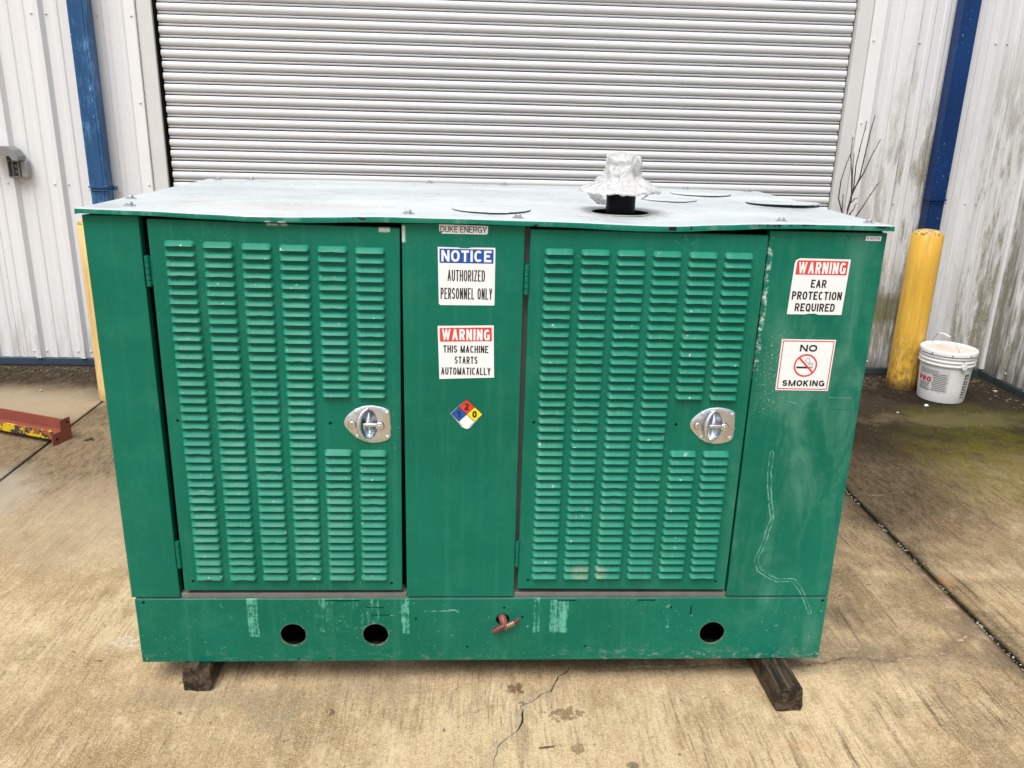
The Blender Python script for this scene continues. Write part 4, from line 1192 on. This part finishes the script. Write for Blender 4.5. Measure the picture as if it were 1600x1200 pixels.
# latches
def latch(cx, cz, tilt):
    r = D.objects.new("latch", None); COL.objects.link(r); r.parent = GN
    loc = Vector((cx, -0.002, cz)); r.location = loc - org(GN); ORG[r.name] = loc
    raw = [(458, 490), (478, 430), (520, 378), (600, 312), (700, 272), (820, 262), (940, 282), (1022, 322), (1028, 420), (1031, 500), (1040, 540), (1028, 600), (1034, 668), (990, 714), (900, 745), (800, 755), (700, 735), (600, 680), (520, 600), (475, 545)]
    ol = [((x - 766) / 4240.0, -(z - 510) / 4240.0) for x, z in raw]
    N = 64
    def ray_hit(a):
        d = Vector((math.cos(a), math.sin(a))); best = 0
        for (x0, z0), (x1, z1) in zip(ol, ol[1:] + ol[:1]):
            ex, ez = x1 - x0, z1 - z0
            den = d.x * ez - d.y * ex
            if abs(den) < 1e-12: continue
            t_ = (x0 * ez - z0 * ex) / den; s = (x0 * d.y - z0 * d.x) / den
            if t_ > 0 and -1e-6 <= s <= 1 + 1e-6: best = max(best, t_)
        return best
    b = NB()
    rings = []
    for kind, yy in (('o', 0.0), ('o', -0.0022), ('o2', -0.0034), ('e2', -0.0040), ('e', -0.0036), ('e', 0.002), (0.86, 0.012), (0.55, 0.0195), (0.2, 0.0215)):
        ring = []
        for k in range(N):
            a = 2 * math.pi * k / N
            if kind in ('o', 'o2'):
                t_ = ray_hit(a) - (0.0018 if kind == 'o2' else 0)
                p = (t_ * math.cos(a), t_ * math.sin(a))
            else:
                s = {'e': 1.0, 'e2': 1.05}.get(kind, kind if not isinstance(kind, str) else 1)
                p = (0.0255 * s * math.cos(a), 0.0465 * s * math.sin(a))
            ring.append(b.verts.new((p[0] + cx, -0.002 + yy, p[1] + cz)))
        rings.append(ring)
    for a, c_ in zip(rings, rings[1:]):
        for k in range(N): b.faces.new((a[k], c_[k], c_[(k + 1) % N], a[(k + 1) % N]))
    b.faces.new(rings[-1])
    bmesh.ops.recalc_face_normals(b, faces=b.faces)
    if sum(f.normal.y * f.calc_area() for f in b.faces) > 0: bmesh.ops.reverse_faces(b, faces=b.faces)
    obj("latch_plate", b, STEEL, r, smooth=40)
    # folding D handle standing on the left edge of the dish
    b = NB()
    pts = []; rads = []
    for i in range(15):
        a = R(97 + 166 * i / 14)
        pts.append((cx + 0.002 + 0.030 * math.cos(a), -0.010 - 0.010 * math.sin((i / 14) * math.pi), cz + 0.050 * math.sin(a)))
        rads.append(0.0030 + 0.0038 * math.sin((i / 14) * math.pi))
    tube(b, pts, rads, 10)
    obj("handle", b, STEEL, r, smooth=60)
    b = NB()
    tube(b, [(cx - 0.002, 0.018, cz), (cx - 0.002, -0.004, cz)], [0.013, 0.0105], 16)
    tube(b, [(cx, 0.004, cz + 0.034), (cx - 0.001, -0.002, cz + 0.018), (cx - 0.002, -0.003, cz + 0.004)], [0.003, 0.0075, 0.009], 8)
    tube(b, [(cx, 0.008, cz - 0.030), (cx - 0.001, 0.002, cz - 0.014), (cx - 0.002, -0.002, cz - 0.004)], [0.003, 0.0065, 0.008], 8)
    obj("hub", b, STEEL, r, smooth=45)
    b = NB(); bx(b, cx - 0.016, cx + 0.024, -0.012, -0.005, cz - 0.0045, cz + 0.0055, bev=0.002, seg=2)
    obj("cross_bar", b, STEEL, r, smooth=50)
    b = NB(); tube(b, [(cx + 0.0315, -0.004, cz - 0.003), (cx + 0.0315, -0.0105, cz - 0.003), (cx + 0.0315, -0.0120, cz - 0.003)], [0.0122, 0.0122, 0.0105], 24)
    bx(b, cx + 0.0275, cx + 0.0355, -0.0135, -0.0121, cz - 0.007, cz + 0.001, bev=0.0006)
    tube(b, [(cx + 0.0315, -0.0038, cz - 0.003), (cx + 0.0315, -0.0066, cz - 0.003)], [0.0138, 0.0138], 24, mi=1)  # dark ring added behind the disc, painting the gap's shade
    obj("padlock_hasp", b, [STEEL, OUTD], r, smooth=40)
    b = NB(); tube(b, [(cx - 0.0485, -0.005, cz + 0.0005), (cx - 0.0485, -0.0082, cz + 0.0005), (cx - 0.0485, -0.0092, cz + 0.0005)], [0.0102, 0.0102, 0.0090], 24)
    tube(b, [(cx - 0.0485, -0.005, cz + 0.0005), (cx - 0.0485, -0.0063, cz + 0.0005)], [0.0116, 0.0116], 24, mi=1)  # dark ring round the boss, gap shade put into colour
    tube(b, [(cx - 0.0485, -0.009, cz + 0.0005), (cx - 0.0485, -0.0096, cz + 0.0005)], [0.0018, 0.0018], 8, mi=1)
    obj("keyhole_boss", b, [STEEL, OUTD], r, smooth=40)
    for px, pz in ((616, 348), (990, 355), (624, 664), (992, 672)):
        x = cx + (px - 766) / 4240.0; z = cz - (pz - 510) / 4240.0
        b = NB(); lathe(b, [(0.0058, 0), (0.0058, 0.0012), (0.0035, 0.0026), (0.0018, 0.0028), (0.0016, 0.0012), (0, 0.0012)], (0, 0, 0), 16)
        place("rivet", mesh_of("rivet", b, STEEL, 50), (x, -0.0058, z), r, rot=(R(90), 0, 0))
    return r
latch(-0.3560, 0.9030, 0); latch(0.6645, 0.9075, 0)

# roof
TOP = [(-1.12, 1.511), (-0.965, 1.5085), (-0.759, 1.505), (-0.643, 1.502), (-0.551, 1.503), (-0.466, 1.504), (-0.311, 1.507), (-0.161, 1.505), (0.097, 1.503), (0.323, 1.503), (0.499, 1.501), (0.631, 1.505), (0.719, 1.508), (0.853, 1.510), (1.12, 1.510)]
BOT = [(-1.12, 1.497), (-0.939, 1.495), (-0.76, 1.4905), (-0.644, 1.4875), (-0.551, 1.487), (-0.501, 1.487), (-0.311, 1.490), (-0.075, 1.4905), (0.15, 1.4875), (0.368, 1.485), (0.513, 1.4845), (0.633, 1.4885), (0.751, 1.494), (0.855, 1.496), (1.12, 1.4945)]
def lerp_tab(tab, x):
    for (a, za), (b_, zb_) in zip(tab, tab[1:]):
        if x <= b_:
            f = max(0, min(1, (x - a) / (b_ - a))); f = f * f * (3 - 2 * f)
            return za + (zb_ - za) * f
    return tab[-1][1]
XW, YF, YB = 1.108, -0.020, 1.130
def roofz(x, y):
    zc = 1.506 + 0.004 * math.sin((x + 1.1) * 1.4) * max(0, min(1, (y) / 0.6)) + 0.0015 * math.sin(x * 5 + y * 4)
    f = math.exp(-max(0, y + 0.02) / 0.16)
    crease = -0.005 * math.exp(-((x + 0.62) / 0.22) ** 2 - ((y - 0.06) / 0.13) ** 2) - 0.005 * math.exp(-((x - 0.42) / 0.16) ** 2 - ((y - 0.05) / 0.12) ** 2)
    crease -= 0.006 * math.exp(-((x - 0.386) ** 2 + (y - 0.22) ** 2) / 0.035)
    return zc * (1 - f) + lerp_tab(TOP, x) * f + crease
def front_drop(x): return lerp_tab(BOT, x) - lerp_tab(TOP, x)
xc = [(-XW, -1.0), (-XW, -0.2), (-XW + 0.0015, -0.07), (-XW + 0.005, 0.0)] + [(-1.09 + 2.18 * i / 108, 0) for i in range(109)] + [(XW - 0.005, 0), (XW - 0.0015, -0.07), (XW, -0.2), (XW, -1.0)]
yc = [(YF, -1.0), (YF, -0.35), (YF + 0.0012, -0.14), (YF + 0.004, -0.03), (YF + 0.009, 0.0)] + [(0.0 + 1.115 * (i / 40) ** 1.3, 0) for i in range(41)] + [(YB - 0.005, 0), (YB, -0.2), (YB, -1.0)]
b = NB()
gridv = []
for j, (y, dy) in enumerate(yc):
    row = []
    for i, (x, dx) in enumerate(xc):
        drop = front_drop(x) if y < 0.5 else -0.016
        row.append(b.verts.new((x, y, roofz(x, y) + min(dy * -drop, dx * 0.016))))
    gridv.append(row)
for j in range(len(yc) - 1):
    for i in range(len(xc) - 1):
        f = b.faces.new((gridv[j][i], gridv[j][i + 1], gridv[j + 1][i + 1], gridv[j + 1][i]))
        edge = (j < 2) or i < 2 or i >= len(xc) - 3 or j >= len(yc) - 2
        f.material_index = 0 if edge else 1
bmesh.ops.recalc_face_normals(b, faces=b.faces)
if sum(f.normal.z for f in b.faces) < 0: bmesh.ops.reverse_faces(b, faces=b.faces)
bmesh.ops.solidify(b, geom=b.faces[:], thickness=0.0022)
rf = obj("roof", b, [GREEN, ROOF], GN, smooth=40)
c = NB(); lathe(c, [(0, -0.1), (0.086, -0.1), (0.086, 0.1), (0, 0.1)], (0.386, 0.247, 1.5), 48)
cut(rf, c)
rf.data.shade_smooth(); rf.data.set_sharp_from_angle(angle=R(40))
# knock-out discs, a little proud of the roof
for (x, y, r_, tilt, lift) in ((-0.005, 0.205, 0.116, 0.015, 0.0022), (0.626, 0.640, 0.095, 0.02, 0.0018), (0.800, 0.880, 0.112, 0.025, 0.0025), (1.000, 0.560, 0.122, 0.045, 0.0050)):
    b = NB()
    lathe(b, [(r_, -0.0012), (r_, 0.0012), (r_ - 0.003, 0.0022), (r_ * 0.6, 0.0026), (0, 0.0028)], (0, 0, 0), 48)
    bx(b, -0.030, 0.030, -r_ - 0.010, -r_ + 0.004, -0.0010, 0.0014)
    place("knockout_cover", mesh_of("knockout_cover", b, ROOF, 40), (x, y, roofz(x, y) + lift), rf, rot=(-tilt, 0, 0.12))
    b = NB(); lathe(b, [(r_ + 0.0008, 0), (r_ - 0.004, 0)], (0, 0, 0), 48)  # flat black ring paints the dark under the cover's raised edge
    place("knockout_dark_ring", mesh_of("knockout_dark_ring", b, BLACK), (x, y, roofz(x, y) + 0.0009), rf)
b = NB(); lathe(b, [(0.0860, 0.0035), (0.0925, 0.0030), (0.0930, 0.0006), (0.0860, 0.0006)], (0, 0, 0), 48)
place("hole_rim", mesh_of("hole_rim", b, simple("worn_rim", (0.42, 0.40, 0.38), 0.5, vs=40, var=0.4), 40), (0.386, 0.247, roofz(0.386, 0.247) - 0.001), rf)
b = NB()
lathe(b, [(0.0165, 0), (0.0165, 0.0016), (0.0095, 0.0020)], (0, 0, 0), 20)
lathe(b, [(0.0092, 0.002), (0.0092, 0.0085), (0.0075, 0.0100), (0, 0.0100)], (0, 0, 0), 6)
RB = mesh_of("roof_bolt", b, GALV, 35)
for x, y in ((-1.075, 0.275), (-1.005, 0.085), (-0.239, 0.060), (0.064, 0.028), (0.814, 0.055), (1.068, 0.055), (-1.050, 1.08), (-0.93, 1.105), (-0.229, 1.098), (0.065, 1.105), (0.798, 1.105), (1.050, 1.09)):
    place("roof_bolt", RB, (x, y, roofz(x, y) + 0.0002), rf, rot=(0, 0, rnd.uniform(0, 1)))

# exhaust stack (black pipe with a wide rain skirt) under its plastic wrap
EX, EY = 0.386, 0.247
b = NB(); lathe(b, [(0.0440, 1.382), (0.0440, 1.5680), (0.0400, 1.5680)], (EX, EY, 0), 36); ex = obj("exhaust_pipe", b, BLACKP, GN, smooth=40)
b = NB(); lathe(b, [(0.040, 1.5660), (0.108, 1.5645), (0.109, 1.5660), (0.060, 1.5840), (0.043, 1.5960), (0.043, 1.656), (0.036, 1.656)], (EX, EY, 0), 36); obj("rain_skirt", b, GALV, ex, smooth=40)
from mathutils import noise as mnoise
def crumple(p, s, a): return (mnoise.noise_vector(Vector(p) * s) * a)
b = NB()
pf = [(0.092, 1.5605), (0.112, 1.5615), (0.116, 1.5660), (0.104, 1.5745), (0.088, 1.5830), (0.074, 1.5930), (0.062, 1.600), (0.054, 1.615), (0.0505, 1.630), (0.049, 1.643), (0.050, 1.654), (0.049, 1.663), (0.040, 1.669), (0.020, 1.670), (0, 1.670)]
pf2 = []
for (a, za), (c_, zc) in zip(pf, pf[1:]):
    for k in range(3): pf2.append((a + (c_ - a) * k / 3, za + (zc - za) * k / 3))
pf2.append(pf[-1])
lathe(b, pf2, (EX, EY, 0), 72, jit=lambda a, z: 0.035 * math.sin(a * 11 + z * 60) * (1 if z < 1.6 else 0.5) + 0.03 * math.sin(a * 5 + 2) + (0.10 * max(0, math.cos(a - 3.3)) if z < 1.5860 else 0))
for v in b.verts:
    k = 0.008 if v.co.z < 1.606 else 0.008
    v.co += crumple(v.co, 20, k) + crumple(v.co + Vector((3, 3, 3)), 55, k * 0.8) + crumple(v.co + Vector((7, 1, 3)), 120, k * 0.3)
# loose tail hanging on the left
n0 = len(b.verts)
rows = []
for j in range(9):
    row = []
    for i in range(12):
        a = R(165 + 62 * i / 11); z = 1.5660 - 0.040 * j / 8
        r_ = 0.100 - 0.030 * (j / 8) ** 2 + 0.004 * math.sin(i * 2.2 + j)
        p = Vector((EX + r_ * math.cos(a), EY + r_ * math.sin(a), z)) + crumple((i * .31, j * .27, 2), 3, 0.010)
        row.append(b.verts.new(p))
    rows.append(row)
for j in range(8):
    for i in range(11): b.faces.new((rows[j][i], rows[j][i + 1], rows[j + 1][i + 1], rows[j + 1][i]))
rows = []
for j in range(6):
    row = []
    for i in range(8):
        a = R(-35 + 40 * i / 7); z = 1.5620 - 0.018 * j / 5
        r_ = 0.085 - 0.02 * (j / 5)
        row.append(b.verts.new(Vector((EX + r_ * math.cos(a), EY + r_ * math.sin(a), z)) + crumple((i * .4, j * .3, 7), 3, 0.007)))
    rows.append(row)
for j in range(5):
    for i in range(7): b.faces.new((rows[j][i], rows[j][i + 1], rows[j + 1][i + 1], rows[j + 1][i]))
pw = obj("plastic_wrap", b, FILM, smooth=18)
props(pw, "crumpled clear plastic wrap bundled over the exhaust outlet on the roof", "plastic wrap")

# drain valve
b = NB(); tube(b, [(0.048, 0.06, 0.246), (0.049, 0.0, 0.247), (0.053, -0.012, 0.240), (0.059, -0.020, 0.226), (0.061, -0.021, 0.219)], [0.0125, 0.0135, 0.0125, 0.0115, 0.008], 14)
dv = obj("drain_valve", b, RUSTR, GN, smooth=60)
b = NB(); tube(b, [(0.056, -0.022, 0.232), (0.044, -0.026, 0.228), (0.041, -0.026, 0.227), (0.040, -0.026, 0.2265), (0.027, -0.029, 0.219), (0.020, -0.030, 0.214), (0.019, -0.030, 0.2135)], [0.0085, 0.0085, 0.0085, 0.0105, 0.0105, 0.0095, 0.006], 12); obj("outlet", b, RUST, dv, smooth=40)
b = NB()
pts = []; rr_ = []
for i in range(9):
    f = i / 8; pts.append((0.065 + 0.022 * f, -0.020 - 0.005 * f, 0.229 + 0.016 * f)); rr_.append(0.0098 if i % 2 else 0.0078)
tube(b, pts, rr_, 12); obj("bonnet", b, BRASS, dv, smooth=30)
b = NB(); tube(b, [(0.087, -0.025, 0.245), (0.094, -0.027, 0.252), (0.106, -0.030, 0.266)], [0.0090, 0.0078, 0.0016], 4); obj("lever", b, RUST, dv)

# ------------------------------------------------------------------ stickers
def _arc(cx, cy, rx, ry, a0, a1, n=14, e=1.0):
    out = []
    for k in range(n + 1):
        a = R(a0 + (a1 - a0) * k / n); c_, s_ = math.cos(a), math.sin(a)
        out.append((cx + rx * math.copysign(abs(c_) ** e, c_), cy + ry * math.copysign(abs(s_) ** e, s_)))
    return out
_O = ('O', _arc(.5, .5, .5, .5, 0, 360 - 360 / 28, 27, .8))
_Pb = ('C', [(0, 1), (.4, 1)] + _arc(.55, .735, .45, .265, 90, -90) + [(.4, .47), (0, .47)])
_Ub = ('U', [(0, 1), (0, .45)] + _arc(.5, .36, .5, .36, 180, 360, 14, .85) + [(1, .45), (1, 1)])
V0, V1 = ('S', [(0, 0), (0, 1)]), ('S', [(1, 0), (1, 1)])
def _h(y, a=0, b=1): return ('S', [(a, y), (b, y)])
def _d(a, b): return ('D', [a, b])
GL = {
 'A': (1.0, [_d((0, 0), (.5, 1)), _d((1, 0), (.5, 1)), _h(.30, .22, .78)]), 'C': (.95, [('C', _arc(.5, .5, .5, .5, 42, 318, 24, .85))]),
 'D': (.92, [V0, ('C', [(0, 1), (.3, 1)] + _arc(.42, .5, .58, .5, 90, -90, 16, .85) + [(.3, 0), (0, 0)])]), 'E': (.82, [V0, _h(0), _h(.52, 0, .92), _h(1)]),
 'F': (.78, [V0, _h(.5, 0, .9), _h(1)]), 'G': (1.0, [('C', _arc(.5, .5, .5, .5, 40, 330, 24, .85)), _h(.44, .6, 1), ('S', [(1, .06), (1, .44)])]),
 'H': (.92, [V0, V1, _h(.52)]), 'I': (0.0, [('S', [(.5, 0), (.5, 1)])]), 'K': (.95, [V0, _d((0.0, .33), (.88, 1)), _d((.32, .60), (.95, 0))]),
 'L': (.76, [V0, _h(0)]), 'M': (1.30, [V0, V1, _d((.02, 1), (.5, 0)), _d((.98, 1), (.5, 0))]), 'N': (.94, [V0, V1, _d((0, 1), (1, 0))]), 'O': (1.0, [_O]),
 'P': (.88, [V0, _Pb]), 'Q': (1.0, [_O, _d((.62, .28), (1.0, -.03))]), 'R': (.92, [V0, _Pb, _d((.55, .47), (.98, 0))]),
 'S': (.88, [('C', _arc(.5, .745, .48, .255, 18, 262, 16) + _arc(.5, .255, .5, .255, 82, -162, 16))]), 'T': (.88, [_h(1), ('S', [(.5, 0), (.5, 1)])]), 'U': (.92, [_Ub]),
 'W': (1.75, [_d((0, 1), (.26, 0)), _d((.5, 1), (.26, 0)), _d((.5, 1), (.74, 0)), _d((1, 1), (.74, 0))]), 'Y': (.95, [_d((0, 1), (.5, .36)), _d((1, 1), (.5, .36)), ('S', [(.5, 0), (.5, .45)])]),
 'Z': (.88, [_h(1), _h(0), _d((.06, 0), (.94, 1))]), '0': (.8, [_O]), '1': (.35, [('S', [(1, 0), (1, 1)]), _d((0.0, .70), (.8, 1))]),
 '2': (.8, [('C', _arc(.5, .72, .48, .28, 165, -35, 14) + [(.0, .06)]), _h(0)]), '5': (.8, [_h(1, .08, .95), ('S', [(.08, .5), (.08, 1)]), ('C', [(.08, .52)] + _arc(.48, .32, .5, .32, 110, -160, 16))]),
 '6': (.8, [('O', _arc(.5, .31, .48, .31, 0, 345, 20)), ('C', [(.03, .32)] + _arc(.56, .55, .53, .45, 175, 50, 10))]), '8': (.8, [('O', _arc(.5, .25, .5, .26, 0, 345, 20)), ('O', _arc(.5, .76, .44, .24, 0, 345, 20))])}
def text_bm(s_, W, H, tk):
    """capitals drawn as ribbons W wide and H high in x and z, strokes tk times H thick."""
    unit = sum(GL[c][0] for c in s_ if c != ' ')
    n = len([c for c in s_ if c != ' ']); ns = s_.count(' ')
    th = min(tk * H, (0.300 if n > 1 else 0.42) * W / (n + 0.4 * ns))
    gap = max(H * 0.16, th * 2.2)
    # widths: n strokes th each, the rest shared between letter bodies and gaps
    gw = th * 0.66
    body = (W - n * th - gw * (n - 1) - ns * gap) / unit
    b = NB(); x = 0.0; first = True
    for c in s_:
        if c == ' ': x += gap; continue
        w, strokes = GL[c]
        bw = w * body
        def mp(p): return Vector((x + th / 2 + p[0] * bw if w else x + th / 2, th / 2 + p[1] * (H - th)))
        for k, (ty, pts) in enumerate(strokes):
            yo = -0.00004 * k
            if ty == 'D':
                a, c_ = mp(pts[0]), mp(pts[1])
                fy = lambda p: p[1] * H
                a.y, c_.y = fy(pts[0]), fy(pts[1])
                d = c_ - a
                hx = min(th * 1.0, th / 2 * d.length / abs(d.y)) * (0.78 if c in 'WM' else 0.94)
                q4 = [(a.x - hx, a.y), (a.x + hx, a.y), (c_.x + hx, c_.y), (c_.x - hx, c_.y)]
                b.faces.new([b.verts.new((p[0], yo, p[1])) for p in q4])
                continue
            P = [mp(p) for p in pts]
            closed = ty == 'O'
            if ty == 'S' or ty == 'U':
                d0 = (P[0] - P[1]).normalized(); d1 = (P[-1] - P[-2]).normalized()
                ext0 = th / 2 if pts[0][1] in (0, 1) or pts[0][0] in (0, 1) else 0
                ext1 = th / 2 if pts[-1][1] in (0, 1) or pts[-1][0] in (0, 1) else 0
                P[0] = P[0] + d0 * ext0; P[-1] = P[-1] + d1 * ext1
            m = len(P); Lr, Rr2 = [], []
            for q_ in range(m):
                a = P[(q_ - 1) % m] if (closed or q_) else P[0]; c_ = P[(q_ + 1) % m] if (closed or q_ < m - 1) else P[-1]
                d = (c_ - a)
                if d.length < 1e-9: d = Vector((1, 0))
                d.normalize(); nrm = Vector((-d.y, d.x)) * th / 2
                Lr.append(b.verts.new((P[q_].x + nrm.x, yo, P[q_].y + nrm.y))); Rr2.append(b.verts.new((P[q_].x - nrm.x, yo, P[q_].y - nrm.y)))
            for q_ in range(m if closed else m - 1):
                j_ = (q_ + 1) % m
                b.faces.new((Lr[q_], Rr2[q_], Rr2[j_], Lr[j_]))
        x += th + bw + gw
    return b
def text(s_, x0, x1, z0, z1, y, mat, parent, tk=0.17, name="lettering"):
    b = text_bm(s_, x1 - x0, z1 - z0, tk)
    cx, cz = (x0 + x1) / 2, (z0 + z1) / 2
    for v in b.verts: v.co = Vector((v.co.x + x0 - cx, v.co.y, v.co.z + z0 - cz))
    o = place(name, mesh_of(name, b, mat), (cx, y, cz), parent)
    o["label"] = ("printed word " if len(s_.split()) == 1 else "printed words ") + s_
    return o
def sticker(name, pts, label, y=-0.0004):
    b = NB(); prism(b, pts, y - 0.0008, y)
    return obj(name, b, ST_W, GN, label=label)
def flat(pts, y, mat, parent, name):
    b = NB(); vs = [b.verts.new((x, y, z)) for x, z in pts]; b.faces.new(vs)
    bmesh.ops.recalc_face_normals(b, faces=b.faces)
    return obj(name, b, mat, parent)
def rect(x0, x1, z0, z1): return [(x0, z0), (x1, z0), (x1, z1), (x0, z1)]
def line(pts, w, y, mat, parent, name, closed=False):
    b = NB(); n = len(pts); L_, R_ = [], []
    for i, p in enumerate(pts):
        a = pts[(i - 1) % n] if closed or i else pts[0]; c_ = pts[(i + 1) % n] if closed or i < n - 1 else pts[-1]
        d = Vector((c_[0] - a[0], c_[1] - a[1])).normalized(); k = Vector((-d.y, d.x)) * w / 2
        L_.append(b.verts.new((p[0] + k.x, y, p[1] + k.y))); R_.append(b.verts.new((p[0] - k.x, y, p[1] - k.y)))
    for i in range(n if closed else n - 1):
        j = (i + 1) % n
        b.faces.new((L_[i], R_[i], R_[j], L_[j]))
    return obj(name, b, mat, parent)
Y1, Y2 = -0.0016, -0.0022
s = sticker("name_sticker", [(-0.152, 1.4860), (-0.151, 1.4665), (-0.146, 1.466), (-0.144, 1.4605), (-0.022, 1.4605), (-0.0185, 1.464), (-0.018, 1.4835)], "narrow white strip with typed utility name")
text("DUKE ENERGY", -0.148, -0.022, 1.4645, 1.4810, Y1, INK, s, 0.13)
s = sticker("notice_sticker", [(-0.1555, 1.424), (-0.100, 1.4235), (-0.092, 1.4215), (-0.072, 1.4215), (-0.062, 1.424), (0.0030, 1.4245), (0.0035, 1.264), (0.0015, 1.2625), (-0.148, 1.2615), (-0.1525, 1.265)], "square sticker with blue NOTICE header")
flat(rect(-0.1505, -0.0020, 1.3805, 1.4195), Y1, ST_B, s, "header")
text("NOTICE", -0.1455, -0.0075, 1.3845, 1.4160, Y2, ST_W, s, 0.20)
text("AUTHORIZED", -0.1285, -0.0245, 1.3300, 1.3615, Y1, INK, s, 0.18)
text("PERSONNEL ONLY", -0.1475, -0.0035, 1.2790, 1.3110, Y1, INK, s, 0.18)
s = sticker("warning_sticker", [(-0.1560, 1.2010), (0.0025, 1.2050), (0.0065, 1.0500), (-0.1510, 1.0440)], "square sticker with red WARNING header about automatic starting")
flat([(-0.1505, 1.1955), (-0.0030, 1.1990), (-0.0015, 1.1590), (-0.1490, 1.1555)], Y1, ST_R, s, "header")
text("WARNING", -0.1440, -0.0080, 1.1610, 1.1930, Y2, ST_W, s, 0.185)
text("THIS MACHINE", -0.1400, -0.0115, 1.1235, 1.1450, Y1, INK, s, 0.18)
text("STARTS", -0.1075, -0.0420, 1.0910, 1.1125, Y1, INK, s, 0.18)
text("AUTOMATICALLY", -0.1460, -0.0040, 1.0575, 1.0795, Y1, INK, s, 0.18)
def diamond(cx, cz, r_): return [(cx, cz - r_), (cx + r_, cz), (cx, cz + r_), (cx - r_, cz)]
s = sticker("hazard_diamond", [(-0.0715, 0.8905), (-0.0620, 0.8935), (-0.0255, 0.9365), (-0.0715, 0.9835), (-0.1190, 0.9375), (-0.0840, 0.8960)], "four-coloured hazard diamond sticker with numbers")
q = 0.0465
cx, cz = -0.0715, 0.9370
for dx, dz, m_, tx in ((0, q / 2, ST_BR, "2"), (-q / 2, 0, ST_B, "1"), (q / 2, 0, ST_Y, "0")):
    flat(diamond(cx + dx, cz + dz, q / 2 - 0.0008), Y1, m_, s, "diamond_field")
    text(tx, cx + dx - (0.0055 if tx == "1" else 0.0065), cx + dx + (0.0045 if tx == "1" else 0.0065), cz + dz - 0.0105, cz + dz + 0.0105, Y2, INK, s, 0.23)
line([(cx - q / 2, cz + q / 2), (cx + q / 2, cz - q / 2)], 0.0012, Y2, INK, s, "divider"); line([(cx - q / 2, cz - q / 2), (cx + q / 2, cz + q / 2)], 0.0012, Y2 - 0.0003, INK, s, "divider")
line([(cx, cz + q), (cx + q, cz), (cx + q * 0.18, cz - q * 0.86)], 0.0012, Y2 - 0.0006, INK, s, "divider"); line([(cx - q * 0.3, cz - q * 0.74), (cx - q, cz), (cx, cz + q)], 0.0012, Y2 - 0.0009, INK, s, "divider")
s = sticker("warning_sticker", [(0.8465, 1.3960), (0.8490, 1.4060), (0.8600, 1.4120), (1.0060, 1.4110), (1.0030, 1.2510), (0.9350, 1.2505), (0.9230, 1.2540), (0.9060, 1.2535), (0.8950, 1.2510), (0.8430, 1.2510)], "square sticker with red WARNING header about ear protection")
flat([(0.8530, 1.4035), (0.8560, 1.4065), (1.0000, 1.4060), (0.9995, 1.3660), (0.8520, 1.3660)], Y1, ST_R, s, "header")
text("WARNING", 0.8580, 0.9945, 1.3695, 1.4020, Y2, ST_W, s, 0.185)
text("EAR", 0.9010, 0.9460, 1.3290, 1.3520, Y1, INK, s, 0.18)
text("PROTECTION", 0.8505, 0.9955, 1.2940, 1.3180, Y1, INK, s, 0.18)
text("REQUIRED", 0.8635, 0.9800, 1.2600, 1.2835, Y1, INK, s, 0.18)
s = sticker("no_smoking_sticker", [(0.8385, 1.1770), (0.9985, 1.1765), (0.9965, 1.0205), (0.8380, 1.0215)], "square sticker with crossed-out cigarette and red border")
line([(0.8435, 1.1720), (0.9935, 1.1715), (0.9915, 1.0255), (0.8430, 1.0265)], 0.0042, Y1, ST_R, s, "border", True)
text("NO", 0.8950, 0.9460, 1.1405, 1.1610, Y1, INK, s, 0.245)
text("SMOKING", 0.8560, 0.9830, 1.0345, 1.0530, Y1, INK, s, 0.245)
cx, cz, rr_ = 0.9180, 1.0985, 0.0325
line([(cx + rr_ * math.cos(R(a)), cz + rr_ * math.sin(R(a))) for a in range(0, 360, 10)], 0.0046, Y2, ST_R, s, "prohibition_ring", True)
line([(cx - 0.021, cz + 0.023), (cx + 0.024, cz - 0.021)], 0.0050, Y2 - 0.0004, ST_R, s, "slash")
flat(rect(cx - 0.026, cx + 0.013, cz - 0.0090, cz - 0.0035), Y1 - 0.0001, INK, s, "cigarette")
for i in range(3): flat(rect(cx + 0.0145 + i * 0.003, cx + 0.0160 + i * 0.003, cz - 0.0090, cz - 0.0035), Y1 - 0.0001, INK, s, "cigarette_tip")
line([(cx + 0.021, cz - 0.001), (cx + 0.021, cz + 0.006), (cx + 0.014, cz + 0.008), (cx + 0.010, cz + 0.007)], 0.0012, Y1 - 0.0001, INK, s, "smoke_line")
line([(cx + 0.017, cz - 0.001), (cx + 0.016, cz + 0.003), (cx + 0.009, cz + 0.003), (cx + 0.008, cz + 0.008), (cx + 0.001, cz + 0.010), (cx - 0.002, cz + 0.016), (cx + 0.003, cz + 0.022), (cx + 0.009, cz + 0.021), (cx + 0.011, cz + 0.015), (cx + 0.012, cz + 0.010)], 0.0012, Y1 - 0.0001, INK, s, "smoke_line")
s = sticker("number_sticker", rect(1.0400, 1.0835, 1.4645, 1.4775), "tiny white serial number strip")
text("E16518", 1.0435, 1.0800, 1.4668, 1.4752, Y1, INK, s, 0.11)
# red print on the bucket label, bent round the bucket
def bucket_text(tx, a0, a1, z0, z1, mat):
    W = R(a1 - a0) * 0.15
    b = text_bm(tx, W, z1 - z0, 0.26)
    for v in b.verts:
        v.co = Vector(on_bucket(a0 + v.co.x / W * (a1 - a0), z0 + v.co.z, 0.0032 - v.co.y)) - BC
    o = place("lettering", mesh_of("lettering", b, mat), BC, LB); o["label"] = "red printed word " + tx
bucket_text("PRO", 176, 212, 0.140, 0.176, LABR)
